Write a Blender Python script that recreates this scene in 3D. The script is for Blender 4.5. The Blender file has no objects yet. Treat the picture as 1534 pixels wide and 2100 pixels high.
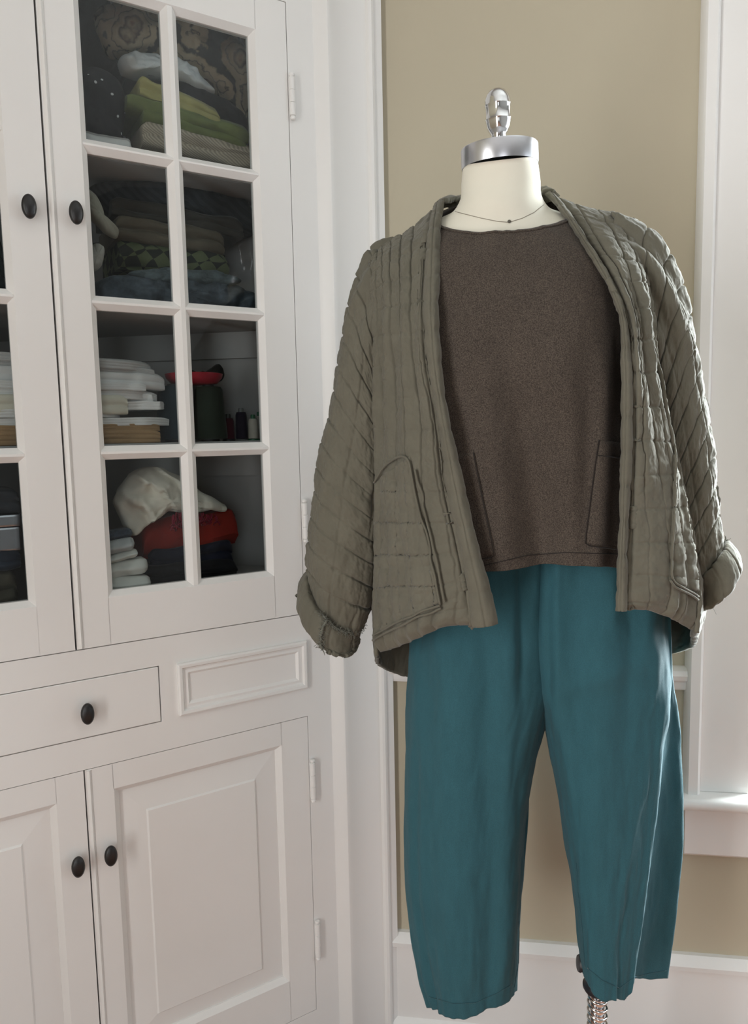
import bpy, bmesh, math, random
import numpy as np
from mathutils import Vector, Matrix
from mathutils.bvhtree import BVHTree

scene = bpy.context.scene
COL = scene.collection
random.seed(7)

# ------------------------------------------------------------------ camera
W, H, FPX = 1534.0, 2100.0, 1505.42
YAW, PITCH, ROLL = -0.1496464, 0.1050246, -0.0203036
CAMZ = 1.35


def cam_basis():
    cy, sy = math.cos(YAW), math.sin(YAW)
    f = np.array([sy * math.cos(PITCH), cy * math.cos(PITCH), -math.sin(PITCH)])
    r = np.array([cy, -sy, 0.0])
    u = np.cross(r, f)
    r2 = r * math.cos(ROLL) + u * math.sin(ROLL)
    u2 = -r * math.sin(ROLL) + u * math.cos(ROLL)
    return r2, u2, f


CR, CU, CF = cam_basis()
cam_data = bpy.data.cameras.new('camera')
cam_data.sensor_fit = 'VERTICAL'
cam_data.sensor_height = 36.0
cam_data.lens = FPX / H * 36.0
cam_data.clip_start = 0.02
cam = bpy.data.objects.new('camera', cam_data)
COL.objects.link(cam)
cam.matrix_world = Matrix(((CR[0], CU[0], -CF[0], 0), (CR[1], CU[1], -CF[1], 0),
                           (CR[2], CU[2], -CF[2], CAMZ), (0, 0, 0, 1)))
scene.camera = cam

# ------------------------------------------------------------------ world, light, exposure
WALL_Y = 1.5515          # back wall
WALL_L = -1.181          # left wall
WALL_R = 2.5
WALL_F = -3.6            # wall behind the camera
CEIL = 2.95

world = bpy.data.worlds.new('daylight')
scene.world = world
world.use_nodes = True
bg = world.node_tree.nodes['Background']
bg.inputs[0].default_value = (0.72, 0.85, 1.0, 1)
bg.inputs[1].default_value = 0.8


def window_light(name, loc, rot, sx, sz, power, color):
    d = bpy.data.lights.new(name, 'AREA')
    d.shape = 'RECTANGLE'
    d.size, d.size_y = sx, sz
    d.energy = power
    d.color = color
    o = bpy.data.objects.new(name, d)
    COL.objects.link(o)
    o.location = loc
    o.rotation_euler = rot
    return o


R90 = math.pi / 2
# daylight in the window right of the dress form and in the windows of the right, left and front walls
window_light('daylight_back', (0.90, WALL_Y + 0.22, 1.45), (-R90, 0, 0), 0.74, 1.66, 225, (0.94, 0.98, 1.0))
window_light('daylight_right', (WALL_R + 0.05, 0.78, 1.45), (0, R90, 0), 1.70, 1.04, 6, (0.93, 0.975, 1.0))
window_light('daylight_left', (WALL_L - 0.06, -0.95, 1.25), (0, -R90, 0), 2.10, 1.10, 44, (0.99, 0.985, 0.98))
window_light('daylight_front', (0.75, WALL_F - 0.05, 1.45), (R90, 0, 0), 1.30, 1.70, 14, (1.0, 0.98, 0.96))

scene.view_settings.view_transform = 'Standard'
scene.view_settings.look = 'None'
scene.view_settings.gamma = 1.0
scene.view_settings.use_curve_mapping = False
scene.view_settings.exposure = 0.66
try:
    scene.cycles.caustics_reflective = False
    scene.cycles.caustics_refractive = False
    scene.cycles.sample_clamp_indirect = 4.0
except Exception:
    pass


# ------------------------------------------------------------------ numeric helpers
def rays(px, py):
    px = np.asarray(px, float); py = np.asarray(py, float)
    a = (px - W / 2) / FPX; b = -(py - H / 2) / FPX
    return a[..., None] * CR + b[..., None] * CU + CF


FY = 1.14                # depth of the dress form's axis


def P(px, py, d):
    """point where the ray through a pixel meets the plane d metres in front of the form's axis"""
    v = rays(px, py)
    t = (FY - np.asarray(d, float)) / v[..., 1]
    q = v * t[..., None]
    q[..., 2] += CAMZ
    return q


def proj(G):
    q = G - np.array([0, 0, CAMZ])
    z = q @ CF
    return W / 2 + FPX * (q @ CR) / z, H / 2 - FPX * (q @ CU) / z


_RNG = np.random.RandomState(11)
_LAT = _RNG.rand(256, 256) * 2 - 1


def vnoise(x, y, seed=0):
    x = np.asarray(x, float) + seed * 17.31; y = np.asarray(y, float) + seed * 9.77
    xi = np.floor(x).astype(int); yi = np.floor(y).astype(int)
    fx = x - xi; fy = y - yi
    fx = fx * fx * (3 - 2 * fx); fy = fy * fy * (3 - 2 * fy)
    g = lambda i, j: _LAT[i % 256, j % 256]
    a = g(xi, yi) * (1 - fx) + g(xi + 1, yi) * fx
    b = g(xi, yi + 1) * (1 - fx) + g(xi + 1, yi + 1) * fx
    return a * (1 - fy) + b * fy


def fbm(x, y, seed=0, octv=3):
    s = 0; a = 1.0; f = 1.0
    for k in range(octv):
        s = s + a * vnoise(np.asarray(x) * f, np.asarray(y) * f, seed + k * 3)
        a *= 0.5; f *= 2.03
    return s


def hermite(C, n, closed=False):
    """resample the control rows C[k,...,3] along axis 0 to n rows; returns rows and their length parameter"""
    C = np.asarray(C, float)
    if closed:
        C = np.concatenate([C[-2:-1] if False else C[-1:], C, C[:2]], 0)
    seg = np.linalg.norm(np.diff(C, axis=0), axis=-1)
    while seg.ndim > 1:
        seg = seg.mean(-1)
    t = np.concatenate([[0], np.cumsum(np.maximum(seg, 1e-6))])
    K = len(C)
    T = np.zeros_like(C)
    for i in range(K):
        if i == 0:
            T[i] = (C[1] - C[0]) / (t[1] - t[0])
        elif i == K - 1:
            T[i] = (C[-1] - C[-2]) / (t[-1] - t[-2])
        else:
            h0, h1 = t[i] - t[i - 1], t[i + 1] - t[i]
            T[i] = (h1 * (C[i] - C[i - 1]) / h0 + h0 * (C[i + 1] - C[i]) / h1) / (h0 + h1)
    if closed:
        ts = np.linspace(t[1], t[K - 2], n + 1)[:-1]
    else:
        ts = np.linspace(t[0], t[-1], n)
    i = np.clip(np.searchsorted(t, ts, side='right') - 1, 0, K - 2)
    h = (t[i + 1] - t[i]); s = (ts - t[i]) / h
    sh = (len(ts),) + (1,) * (C.ndim - 1)
    h = h.reshape(sh); s = s.reshape(sh)
    h00 = 2 * s**3 - 3 * s**2 + 1; h10 = s**3 - 2 * s**2 + s
    h01 = -2 * s**3 + 3 * s**2; h11 = s**3 - s**2
    out = h00 * C[i] + h10 * h * T[i] + h01 * C[i + 1] + h11 * h * T[i + 1]
    return out, ts - ts[0]


def surf(ctrl, nv, nu, closed=False):
    """ctrl[row][col] points -> grid G[nv,nu,3], and metric coords A (across), B (along)"""
    C = np.asarray(ctrl, float)
    G, b = hermite(C, nv)
    G2, a = hermite(np.swapaxes(G, 0, 1), nu, closed)
    G = np.swapaxes(G2, 0, 1)
    A, B = np.meshgrid(a, b)
    return G, A, B


def normals(G, closed=False, outward=None):
    if closed:
        du = np.roll(G, -1, 1) - np.roll(G, 1, 1)
    else:
        du = np.gradient(G, axis=1)
    dv = np.gradient(G, axis=0)
    N = np.cross(du, dv)
    N /= np.maximum(np.linalg.norm(N, axis=-1, keepdims=True), 1e-9)
    if outward == 'camera':
        if N[..., 1].mean() > 0:
            N = -N
    elif outward == 'out':
        c = G.mean(1, keepdims=True)
        if ((G - c) * N).sum(-1).mean() < 0:
            N = -N
    elif outward == 'back':
        if N[..., 1].mean() < 0:
            N = -N
    return N


def grid_faces(nv, nu, closed=False):
    f = []
    m = nu if closed else nu - 1
    for i in range(nv - 1):
        for j in range(m):
            k = (j + 1) % nu
            f.append((i * nu + j, i * nu + k, (i + 1) * nu + k, (i + 1) * nu + j))
    return f


def orient(faces, G, N):
    """flip the faces when they disagree with the wanted normals"""
    nu = G.shape[1]
    V = G.reshape(-1, 3); NN = N.reshape(-1, 3)
    k = 0.0
    for f in faces[:: max(1, len(faces) // 60)]:
        a, b, c = V[f[0]], V[f[1]], V[f[2]]
        k += float(np.dot(np.cross(b - a, c - a), NN[f[0]]))
    if k < 0:
        return [tuple(reversed(f)) for f in faces]
    return faces


# ------------------------------------------------------------------ object helpers
ORG = {}


def mesh_obj(name, verts, faces, mat, parent=None, smooth=False, local=False, kind=None):
    """one mesh object; verts in world space unless local; children share their root's origin"""
    verts = np.asarray(verts, float).reshape(-1, 3)
    me = bpy.data.meshes.new(name)
    org = np.zeros(3)
    if parent is not None:
        org = ORG.get(parent.name, np.zeros(3))
        if not local:
            verts = verts - org
    me.from_pydata(verts.tolist(), [], [tuple(int(i) for i in f) for f in faces])
    me.update()
    if mat is not None:
        me.materials.append(mat)
    if smooth:
        me.polygons.foreach_set('use_smooth', [True] * len(me.polygons))
    o = bpy.data.objects.new(name, me)
    COL.objects.link(o)
    if parent is not None:
        o.parent = parent
        ORG[o.name] = org
    if kind:
        o['kind'] = kind
    return o


def tag(o, label, cat, group=None):
    o['label'] = label
    o['category'] = cat
    if group:
        o['group'] = group
    return o


def thing(name, label, cat, loc, rotz=0.0, group=None):
    o = bpy.data.objects.new(name, None)
    COL.objects.link(o)
    o.location = loc
    o.rotation_euler = (0, 0, rotz)
    o.empty_display_size = 0.05
    ORG[o.name] = np.array(loc, float)
    return tag(o, label, cat, group)


def top_mesh(name, verts, faces, mat, label, cat, group=None, smooth=True):
    verts = np.asarray(verts, float).reshape(-1, 3)
    c = verts.mean(0); c[2] = verts[:, 2].min()
    o = mesh_obj(name, verts - c, faces, mat, None, smooth)
    o.location = c
    ORG[o.name] = c
    return tag(o, label, cat, group)


class MB:
    """collects boxes, prisms, tubes and lathes into one mesh"""

    def __init__(self):
        self.v = []; self.f = []

    def add(self, v, f):
        n = len(self.v)
        self.v += [tuple(map(float, p)) for p in v]
        self.f += [tuple(i + n for i in q) for q in f]
        return self

    def box(self, x0, x1, y0, y1, z0, z1):
        v = [(x0, y0, z0), (x1, y0, z0), (x1, y1, z0), (x0, y1, z0), (x0, y0, z1), (x1, y0, z1), (x1, y1, z1), (x0, y1, z1)]
        return self.add(v, [(0, 3, 2, 1), (4, 5, 6, 7), (0, 1, 5, 4), (1, 2, 6, 5), (2, 3, 7, 6), (3, 0, 4, 7)])

    def prism(self, prof, place, t0, t1):
        """closed profile [(a,b)] swept from t0 to t1; place(a,b,t) -> point"""
        n = len(prof)
        v = [place(a, b, t0) for a, b in prof] + [place(a, b, t1) for a, b in prof]
        f = [(i, (i + 1) % n, n + (i + 1) % n, n + i) for i in range(n)]
        f += [tuple(range(n - 1, -1, -1)), tuple(range(n, 2 * n))]
        return self.add(v, f)

    def tube(self, pts, r, k=8, closed=False):
        pts = [np.asarray(p, float) for p in pts]
        n = len(pts); v = []
        up = np.array([0.13, 0.31, 0.94])
        for i, p in enumerate(pts):
            if closed:
                t = pts[(i + 1) % n] - pts[i - 1]
            else:
                t = pts[min(i + 1, n - 1)] - pts[max(i - 1, 0)]
            t = t / max(np.linalg.norm(t), 1e-9)
            a = np.cross(t, up)
            if np.linalg.norm(a) < 1e-3:
                a = np.cross(t, np.array([1., 0, 0]))
            a /= np.linalg.norm(a); b = np.cross(t, a)
            rr = r[i] if hasattr(r, '__len__') else r
            for j in range(k):
                th = 2 * math.pi * j / k
                v.append(p + rr * (math.cos(th) * a + math.sin(th) * b))
        f = []
        for i in range(n if closed else n - 1):
            for j in range(k):
                i2 = (i + 1) % n
                f.append((i * k + j, i * k + (j + 1) % k, i2 * k + (j + 1) % k, i2 * k + j))
        if not closed:
            f += [tuple(range(k - 1, -1, -1)), tuple(range((n - 1) * k, n * k))]
        return self.add(v, f)

    def lathe(self, prof, c, k=32, axis=None, flute=None):
        """profile [(r, h)] turned about the axis through c"""
        c = np.asarray(c, float)
        ax = np.array([0, 0, 1.]) if axis is None else np.asarray(axis, float) / np.linalg.norm(axis)
        a = np.cross(ax, [0, 1., 0]) if abs(ax[1]) < .9 else np.cross(ax, [1., 0, 0])
        a /= np.linalg.norm(a); b = np.cross(ax, a)
        v = []
        for r, h in prof:
            for j in range(k):
                th = 2 * math.pi * j / k
                rr = r * (1 if flute is None else flute(th, h))
                v.append(c + ax * h + rr * (math.cos(th) * a + math.sin(th) * b))
        f = []
        for i in range(len(prof) - 1):
            for j in range(k):
                f.append((i * k + j, i * k + (j + 1) % k, (i + 1) * k + (j + 1) % k, (i + 1) * k + j))
        f += [tuple(range(k - 1, -1, -1)), tuple(range((len(prof) - 1) * k, len(prof) * k))]
        return self.add(v, f)

    def obj(self, name, mat, parent=None, smooth=False, local=False, kind=None, bevel=0.0, fix=True):
        o = mesh_obj(name, self.v, self.f, mat, parent, smooth, local, kind)
        if fix:
            bm = bmesh.new(); bm.from_mesh(o.data)
            bmesh.ops.recalc_face_normals(bm, faces=bm.faces)
            bm.to_mesh(o.data); bm.free()
        if bevel:
            m = o.modifiers.new('bevel', 'BEVEL'); m.width = bevel; m.segments = 2
            m.limit_method = 'ANGLE'; m.angle_limit = math.radians(40)
            m.harden_normals = False
        return o


def autosmooth(o, ang=35):
    o.data.polygons.foreach_set('use_smooth', [True] * len(o.data.polygons))
    try:
        o.data.set_sharp_from_angle(angle=math.radians(ang))
    except Exception:
        pass
    return o


# ------------------------------------------------------------------ materials
def new_mat(name):
    m = bpy.data.materials.new(name)
    m.use_nodes = True
    nt = m.node_tree
    return m, nt, nt.nodes['Principled BSDF']


def node(nt, t, **kw):
    n = nt.nodes.new(t)
    for k, v in kw.items():
        if k.startswith('i_'):
            n.inputs[k[2:].replace('_', ' ')].default_value = v
        else:
            setattr(n, k, v)
    return n


def ramp(nt, fac, stops):
    r = nt.nodes.new('ShaderNodeValToRGB')
    els = r.color_ramp.elements
    while len(els) > 1:
        els.remove(els[-1])
    els[0].position = stops[0][0]; els[0].color = (*stops[0][1], 1)
    for p, c in stops[1:]:
        e = els.new(p); e.color = (*c, 1)
    nt.links.new(fac, r.inputs[0])
    return r.outputs[0]


def mapped(nt, scale=(1, 1, 1), rot=(0, 0, 0)):
    tc = nt.nodes.new('ShaderNodeTexCoord'); mp = nt.nodes.new('ShaderNodeMapping')
    mp.inputs['Scale'].default_value = scale
    mp.inputs['Rotation'].default_value = rot
    nt.links.new(tc.outputs['Object'], mp.inputs['Vector'])
    return mp.outputs[0]


def sc(c, k):
    return tuple(min(1.0, x * k) for x in c)


def painted(name, col, rough=0.35, bump=0.06, scale=30):
    m, nt, b = new_mat(name)
    n = node(nt, 'ShaderNodeTexNoise', i_Scale=3.0, i_Detail=4.0)
    nt.links.new(mapped(nt), n.inputs['Vector'])
    nt.links.new(ramp(nt, n.outputs[0], [(0.3, sc(col, 0.975)), (0.7, sc(col, 1.02))]), b.inputs['Base Color'])
    b.inputs['Roughness'].default_value = rough
    n2 = node(nt, 'ShaderNodeTexNoise', i_Scale=scale, i_Detail=3.0)
    nt.links.new(mapped(nt, (1, 1, 0.18)), n2.inputs['Vector'])
    bp = node(nt, 'ShaderNodeBump', i_Strength=bump, i_Distance=0.004)
    nt.links.new(n2.outputs[0], bp.inputs['Height'])
    nt.links.new(bp.outputs[0], b.inputs['Normal'])
    return m


def cloth(name, col, var=0.12, scale=60, weave=900, bump=0.25, rough=0.9, stretch=(1, 1, 1), sheen=0.25, dark=None, fleck=0.0):
    m, nt, b = new_mat(name)
    n = node(nt, 'ShaderNodeTexNoise', i_Scale=scale, i_Detail=5.0, i_Roughness=0.65)
    nt.links.new(mapped(nt, stretch), n.inputs['Vector'])
    lo = dark if dark else sc(col, 1 - var)
    c = ramp(nt, n.outputs[0], [(0.30, lo), (0.70, sc(col, 1 + var))])
    nf = node(nt, 'ShaderNodeTexNoise', i_Scale=weave, i_Detail=2.0)
    nt.links.new(mapped(nt, stretch), nf.inputs['Vector'])
    if fleck:
        mix = node(nt, 'ShaderNodeMix', data_type='RGBA', blend_type='MULTIPLY')
        mix.inputs[0].default_value = 1.0
        nt.links.new(c, mix.inputs[6])
        f2 = ramp(nt, nf.outputs[0], [(0.35, (1 - fleck,) * 3), (0.65, (1 + fleck,) * 3)])
        nt.links.new(f2, mix.inputs[7])
        c = mix.outputs[2]
    nt.links.new(c, b.inputs['Base Color'])
    b.inputs['Roughness'].default_value = rough
    b.inputs['Specular IOR Level'].default_value = 0.2
    b.inputs['Sheen Weight'].default_value = sheen
    b.inputs['Sheen Roughness'].default_value = 0.35
    bp = node(nt, 'ShaderNodeBump', i_Strength=bump, i_Distance=0.0012)
    nt.links.new(nf.outputs[0], bp.inputs['Height'])
    nt.links.new(bp.outputs[0], b.inputs['Normal'])
    return m


def plain(name, col, rough=0.5, metal=0.0, spec=0.5):
    m, nt, b = new_mat(name)
    n = node(nt, 'ShaderNodeTexNoise', i_Scale=40.0, i_Detail=3.0)
    nt.links.new(mapped(nt), n.inputs['Vector'])
    nt.links.new(ramp(nt, n.outputs[0], [(0.3, sc(col, 0.93)), (0.7, sc(col, 1.05))]), b.inputs['Base Color'])
    b.inputs['Roughness'].default_value = rough
    b.inputs['Metallic'].default_value = metal
    b.inputs['Specular IOR Level'].default_value = spec
    return m


def glass_mat(name, tint=(0.86, 0.88, 0.88), gloss=1.0):
    m = bpy.data.materials.new(name)
    m.use_nodes = True
    nt = m.node_tree
    nt.nodes.clear()
    out = nt.nodes.new('ShaderNodeOutputMaterial')
    tr = node(nt, 'ShaderNodeBsdfTransparent'); tr.inputs[0].default_value = (*tint, 1)
    gl = node(nt, 'ShaderNodeBsdfGlossy'); gl.inputs['Roughness'].default_value = 0.015
    lw = node(nt, 'ShaderNodeLayerWeight'); lw.inputs['Blend'].default_value = 0.5
    pw = node(nt, 'ShaderNodeMath', operation='POWER'); pw.inputs[1].default_value = 5.0
    nt.links.new(lw.outputs['Facing'], pw.inputs[0])
    fr = node(nt, 'ShaderNodeMath', operation='MULTIPLY_ADD'); fr.inputs[1].default_value = 0.95; fr.inputs[2].default_value = 0.024
    nt.links.new(pw.outputs[0], fr.inputs[0])
    n = node(nt, 'ShaderNodeTexNoise', i_Scale=9.0, i_Detail=1.0)
    nt.links.new(mapped(nt), n.inputs['Vector'])
    bp = node(nt, 'ShaderNodeBump', i_Strength=0.05, i_Distance=0.02)
    nt.links.new(n.outputs[0], bp.inputs['Height'])
    nt.links.new(bp.outputs[0], gl.inputs['Normal'])
    mx = nt.nodes.new('ShaderNodeMixShader')
    nt.links.new(fr.outputs[0], mx.inputs[0])
    nt.links.new(tr.outputs[0], mx.inputs[1]); nt.links.new(gl.outputs[0], mx.inputs[2])
    nt.links.new(mx.outputs[0], out.inputs[0])
    return m


def wood_mat(name):
    m, nt, b = new_mat(name)
    n = node(nt, 'ShaderNodeTexNoise', i_Scale=6.0, i_Detail=6.0)
    nt.links.new(mapped(nt, (14, 1, 1)), n.inputs['Vector'])
    nt.links.new(ramp(nt, n.outputs[0], [(0.3, (0.17, 0.080, 0.05)), (0.7, (0.27, 0.135, 0.085))]), b.inputs['Base Color'])
    b.inputs['Roughness'].default_value = 0.35
    return m


M = {}
M['paint'] = painted('white_paint', (0.80, 0.79, 0.77), 0.38, 0.05)
M['trim'] = painted('trim_paint', (0.80, 0.79, 0.77), 0.38, 0.05)
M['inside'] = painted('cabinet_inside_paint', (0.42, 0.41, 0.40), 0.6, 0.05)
M['wall'] = painted('tan_wall_paint', (0.47, 0.42, 0.315), 0.75, 0.025, 160)
M['farwall'] = painted('grey_wall_paint', (0.16, 0.157, 0.15), 0.75, 0.12, 160)
M['ceiling'] = painted('ceiling_paint', (0.42, 0.415, 0.40), 0.8, 0.1, 120)
M['floor'] = wood_mat('wood_floor')
M['glass'] = glass_mat('old_glass')
M['knob'] = plain('black_knob', (0.012, 0.011, 0.011), 0.38)
M['chrome'] = plain('polished_metal', (0.78, 0.78, 0.79), 0.12, 1.0)
M['brushed'] = plain('brushed_metal', (0.62, 0.62, 0.65), 0.28, 1.0)
M['blackplastic'] = plain('black_plastic', (0.010, 0.010, 0.014), 0.45)
M['muslin'] = cloth('cream_muslin', (0.71, 0.675, 0.57), 0.03, 8, 1500, 0.08, 0.75, sheen=0.1)
M['jacket'] = cloth('olive_gauze', (0.128, 0.119, 0.091), 0.10, 22, 1400, 0.35, 0.95, sheen=0.18)
M['lining'] = cloth('dark_lining', (0.060, 0.055, 0.046), 0.10, 22, 1400, 0.3, 0.95, sheen=0.1)
M['fray'] = cloth('frayed_edge', (0.16, 0.16, 0.13), 0.25, 300, 2000, 0.5, 0.95)
M['shirt'] = cloth('brown_jersey', (0.064, 0.051, 0.041), 0.10, 14, 750, 0.3, 0.95, sheen=0.15, fleck=0.45)
M['shirt_seam'] = cloth('brown_jersey_seam', (0.022, 0.017, 0.014), 0.1, 30, 1300, 0.3)
M['jacket_seam'] = cloth('olive_seam', (0.085, 0.08, 0.06), 0.1, 30, 1300, 0.3)
M['pants'] = cloth('teal_linen', (0.028, 0.093, 0.114), 0.07, 30, 1100, 0.35, 0.85, stretch=(2.2, 2.2, 0.6), sheen=0.08, fleck=0.14)
M['pants_seam'] = cloth('teal_seam', (0.024, 0.07, 0.085), 0.1, 30, 1100, 0.3)
M['seamthread'] = plain('neck_seam_thread', (0.22, 0.19, 0.14), 0.8)
M['thread'] = plain('dark_thread', (0.10, 0.09, 0.07), 0.8)


# ------------------------------------------------------------------ setting
def struct(mb, name, mat, bevel=0.0):
    o = mb.obj(name, mat, None, bevel=bevel)
    o['kind'] = 'structure'
    return o


WIN_X0, WIN_X1, WIN_Z0, WIN_Z1 = 0.534, 1.26, 0.602, 2.28
T = 0.14
w = MB()
w.box(WALL_L - T, WIN_X0, WALL_Y, WALL_Y + T, 0, CEIL)
w.box(WIN_X1, WALL_R + T, WALL_Y, WALL_Y + T, 0, CEIL)
w.box(WIN_X0, WIN_X1, WALL_Y, WALL_Y + T, 0, WIN_Z0)
w.box(WIN_X0, WIN_X1, WALL_Y, WALL_Y + T, WIN_Z1, CEIL)
struct(w, 'wall_back', M['wall'])
w = MB()
w.box(WALL_L - T, WALL_L, WALL_F - T, -1.50, 0, CEIL)
w.box(WALL_L - T, WALL_L, -0.40, WALL_Y, 0, CEIL)
w.box(WALL_L - T, WALL_L, -1.50, -0.40, 0, 0.20)
w.box(WALL_L - T, WALL_L, -1.50, -0.40, 2.30, CEIL)
struct(w, 'wall_left', M['wall'])
w = MB()
w.box(WALL_R, WALL_R + T, WALL_F - T, 0.25, 0, CEIL)
w.box(WALL_R, WALL_R + T, 1.31, WALL_Y, 0, CEIL)
w.box(WALL_R, WALL_R + T, 0.25, 1.31, 0, 0.60)
w.box(WALL_R, WALL_R + T, 0.25, 1.31, 2.30, CEIL)
struct(w, 'wall_right', M['farwall'])
w = MB()                                     # wall behind the photographer, with a window opening
xs = [WALL_L, 0.10, 1.40, WALL_R]
for a, b, o_ in ((0, 1, 0), (1, 2, 1), (2, 3, 0)):
    if o_:
        w.box(xs[a], xs[b], WALL_F - T, WALL_F, 0, 0.60)
        w.box(xs[a], xs[b], WALL_F - T, WALL_F, 2.35, CEIL)
    else:
        w.box(xs[a], xs[b], WALL_F - T, WALL_F, 0, CEIL)
struct(w, 'wall_front', M['farwall'])
struct(MB().box(WALL_L - T, WALL_R + T, WALL_F - T, WALL_Y + T, -0.1, 0), 'floor', M['floor'])
struct(MB().box(WALL_L - T, WALL_R + T, WALL_F - T, WALL_Y + T, CEIL, CEIL + 0.1), 'ceiling', M['ceiling'])

# baseboard with cap and shoe, chair rail
BX0 = -0.235
prof = [(0, 0.0), (0.034, 0.0), (0.034, 0.008), (0.030, 0.020), (0.019, 0.030), (0.019, 0.200), (0.026, 0.204), (0.027, 0.214),
        (0.020, 0.222), (0.010, 0.230), (0, 0.230)]
w = MB()
w.prism(prof, lambda a, b, t: (t, WALL_Y - a, b), BX0, WALL_R)
o = struct(w, 'baseboard_back', M['trim'])
autosmooth(o, 30)
prof = [(0, 0.815), (0.012, 0.815), (0.016, 0.822), (0.016, 0.832), (0.024, 0.838), (0.027, 0.848), (0.024, 0.858), (0.012, 0.863), (0, 0.863)]
w = MB()
w.prism(prof, lambda a, b, t: (t, WALL_Y - a, b), -0.215, 0.410)
autosmooth(struct(w, 'trim_1', M['trim']), 30)

# window 1: casing, backband, stool, apron, jamb and sash
win = MB()
win.box(0.438, WIN_X0, WALL_Y - 0.020, WALL_Y, WIN_Z0, WIN_Z1 + 0.10)
win.box(WIN_X1, WIN_X1 + 0.095, WALL_Y - 0.020, WALL_Y, WIN_Z0, WIN_Z1 + 0.10)
win.box(WIN_X0, WIN_X1, WALL_Y - 0.020, WALL_Y, WIN_Z1, WIN_Z1 + 0.10)
win = win.obj('window_1', M['trim'], bevel=0.002)
win['kind'] = 'structure'


def backband(x0, x1, name='backband'):
    pr = [(x0, 0), (x0, 0.030), (x0 + 0.004, 0.036), (x1 - 0.006, 0.036), (x1, 0.030), (x1 + 0.003, 0.020), (x1 + 0.003, 0)]
    mb = MB()
    mb.prism(pr, lambda a, b, t: (a, WALL_Y - b, t), WIN_Z0, WIN_Z1 + 0.12)
    return autosmooth(mb.obj(name, M['trim'], win), 40)


backband(0.408, 0.436)
backband(WIN_X1 + 0.098, WIN_X1 + 0.126)
st = MB()
pr = [(-T, 0.575), (0.050, 0.575), (0.058, 0.580), (0.060, 0.588), (0.058, 0.597), (0.050, 0.602), (-T, 0.602)]
st.prism(pr, lambda a, b, t: (t, WALL_Y - a, b), 0.385, WIN_X1 + 0.15)
autosmooth(st.obj('window_sill', M['trim'], win), 50)
ap = MB()
pr = [(0, 0.458), (0.012, 0.458), (0.018, 0.464), (0.018, 0.575), (0, 0.575)]
ap.prism(pr, lambda a, b, t: (t, WALL_Y - a, b), 0.412, WIN_X1 + 0.12)
ap.obj('apron', M['trim'], win)
jb = MB()
jb.box(WIN_X0 - 0.001, WIN_X0 + 0.016, WALL_Y, WALL_Y + T, WIN_Z0, WIN_Z1)
jb.box(WIN_X1 - 0.016, WIN_X1 + 0.001, WALL_Y, WALL_Y + T, WIN_Z0, WIN_Z1)
jb.box(WIN_X0, WIN_X1, WALL_Y, WALL_Y + T, WIN_Z1 - 0.016, WIN_Z1)
jb.obj('jamb', M['trim'], win)
for z0, z1, yy in ((WIN_Z0, 1.46, 0.045), (1.43, WIN_Z1 - 0.016, 0.085)):
    sh = MB()
    x0, x1 = WIN_X0 + 0.016, WIN_X1 - 0.016
    sh.box(x0, x0 + 0.045, WALL_Y + yy, WALL_Y + yy + 0.035, z0, z1)
    sh.box(x1 - 0.045, x1, WALL_Y + yy, WALL_Y + yy + 0.035, z0, z1)
    sh.box(x0 + 0.045, x1 - 0.045, WALL_Y + yy, WALL_Y + yy + 0.035, z0, z0 + 0.06)
    sh.box(x0 + 0.045, x1 - 0.045, WALL_Y + yy, WALL_Y + yy + 0.035, z1 - 0.04, z1)
    s = sh.obj('sash', M['trim'], win)
    MB().box(x0 + 0.04, x1 - 0.04, WALL_Y + yy + 0.016, WALL_Y + yy + 0.019, z0 + 0.055, z1 - 0.035).obj('pane', M['glass'], s)

# ------------------------------------------------------------------ built-in corner cabinet
CA = 0.7026932
CC, CS = math.cos(CA), math.sin(CA)
P0 = np.array([-0.21128, WALL_Y, 0.0])
SV = np.array([-CC, -CS, 0.0]); NV = np.array([CS, -CC, 0.0])
CW = (P0[0] - WALL_L) / CC          # face length, wall to wall
SEAM = 0.634
HINGE = 0.197
MIR = 2 * SEAM


def c2w(s, n, z):
    s = np.asarray(s, float); n = np.asarray(n, float); z = np.asarray(z, float)
    s, n, z = np.broadcast_arrays(s, n, z)
    return P0 + s[..., None] * SV + n[..., None] * NV + z[..., None] * np.array([0, 0, 1.0])


def w2c(q):
    d = np.asarray(q, float) - P0
    return d @ SV, d @ NV, d[..., 2]


def CP(px, py, n=0.0):
    """pixel -> (s, z) on the plane n metres in front of the cabinet face"""
    v = rays(px, py)
    c0 = np.array([0, 0, CAMZ])
    t = (NV @ P0 + n - NV @ c0) / (v @ NV)
    s, nn, z = w2c(c0 + v * t)
    return float(s), float(z)


cab = thing('corner_cabinet', 'white painted built-in corner cabinet with glazed doors above panelled doors', 'cabinet', tuple(P0), math.pi + CA)


def cpart(mb, name, mat, parent=None, **kw):
    return mb.obj(name, mat, parent if parent is not None else cab, local=True, **kw)


DT = 0.022        # thickness of face frame and doors
D_Z0, D_Z1 = 0.990, 2.156
L_Z0, L_Z1 = 0.120, 0.776
# face frame
ff = MB()
for a, b in ((0.0, HINGE), (MIR - HINGE, CW - 0.012)):
    ff.box(a, b, -DT, 0, 0.0, CEIL - 0.02)
for z0, z1 in ((0.0, L_Z0), (L_Z1, 0.832), (0.938, D_Z0), (D_Z1, CEIL - 0.02)):
    ff.box(HINGE, MIR - HINGE, -DT, 0, z0, z1)
for a, b in ((HINGE, 0.495), (MIR - 0.495, MIR - HINGE)):
    ff.box(a, b, -DT, 0, 0.832, 0.938)
cpart(ff, 'face_frame', M['paint'])
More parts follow.
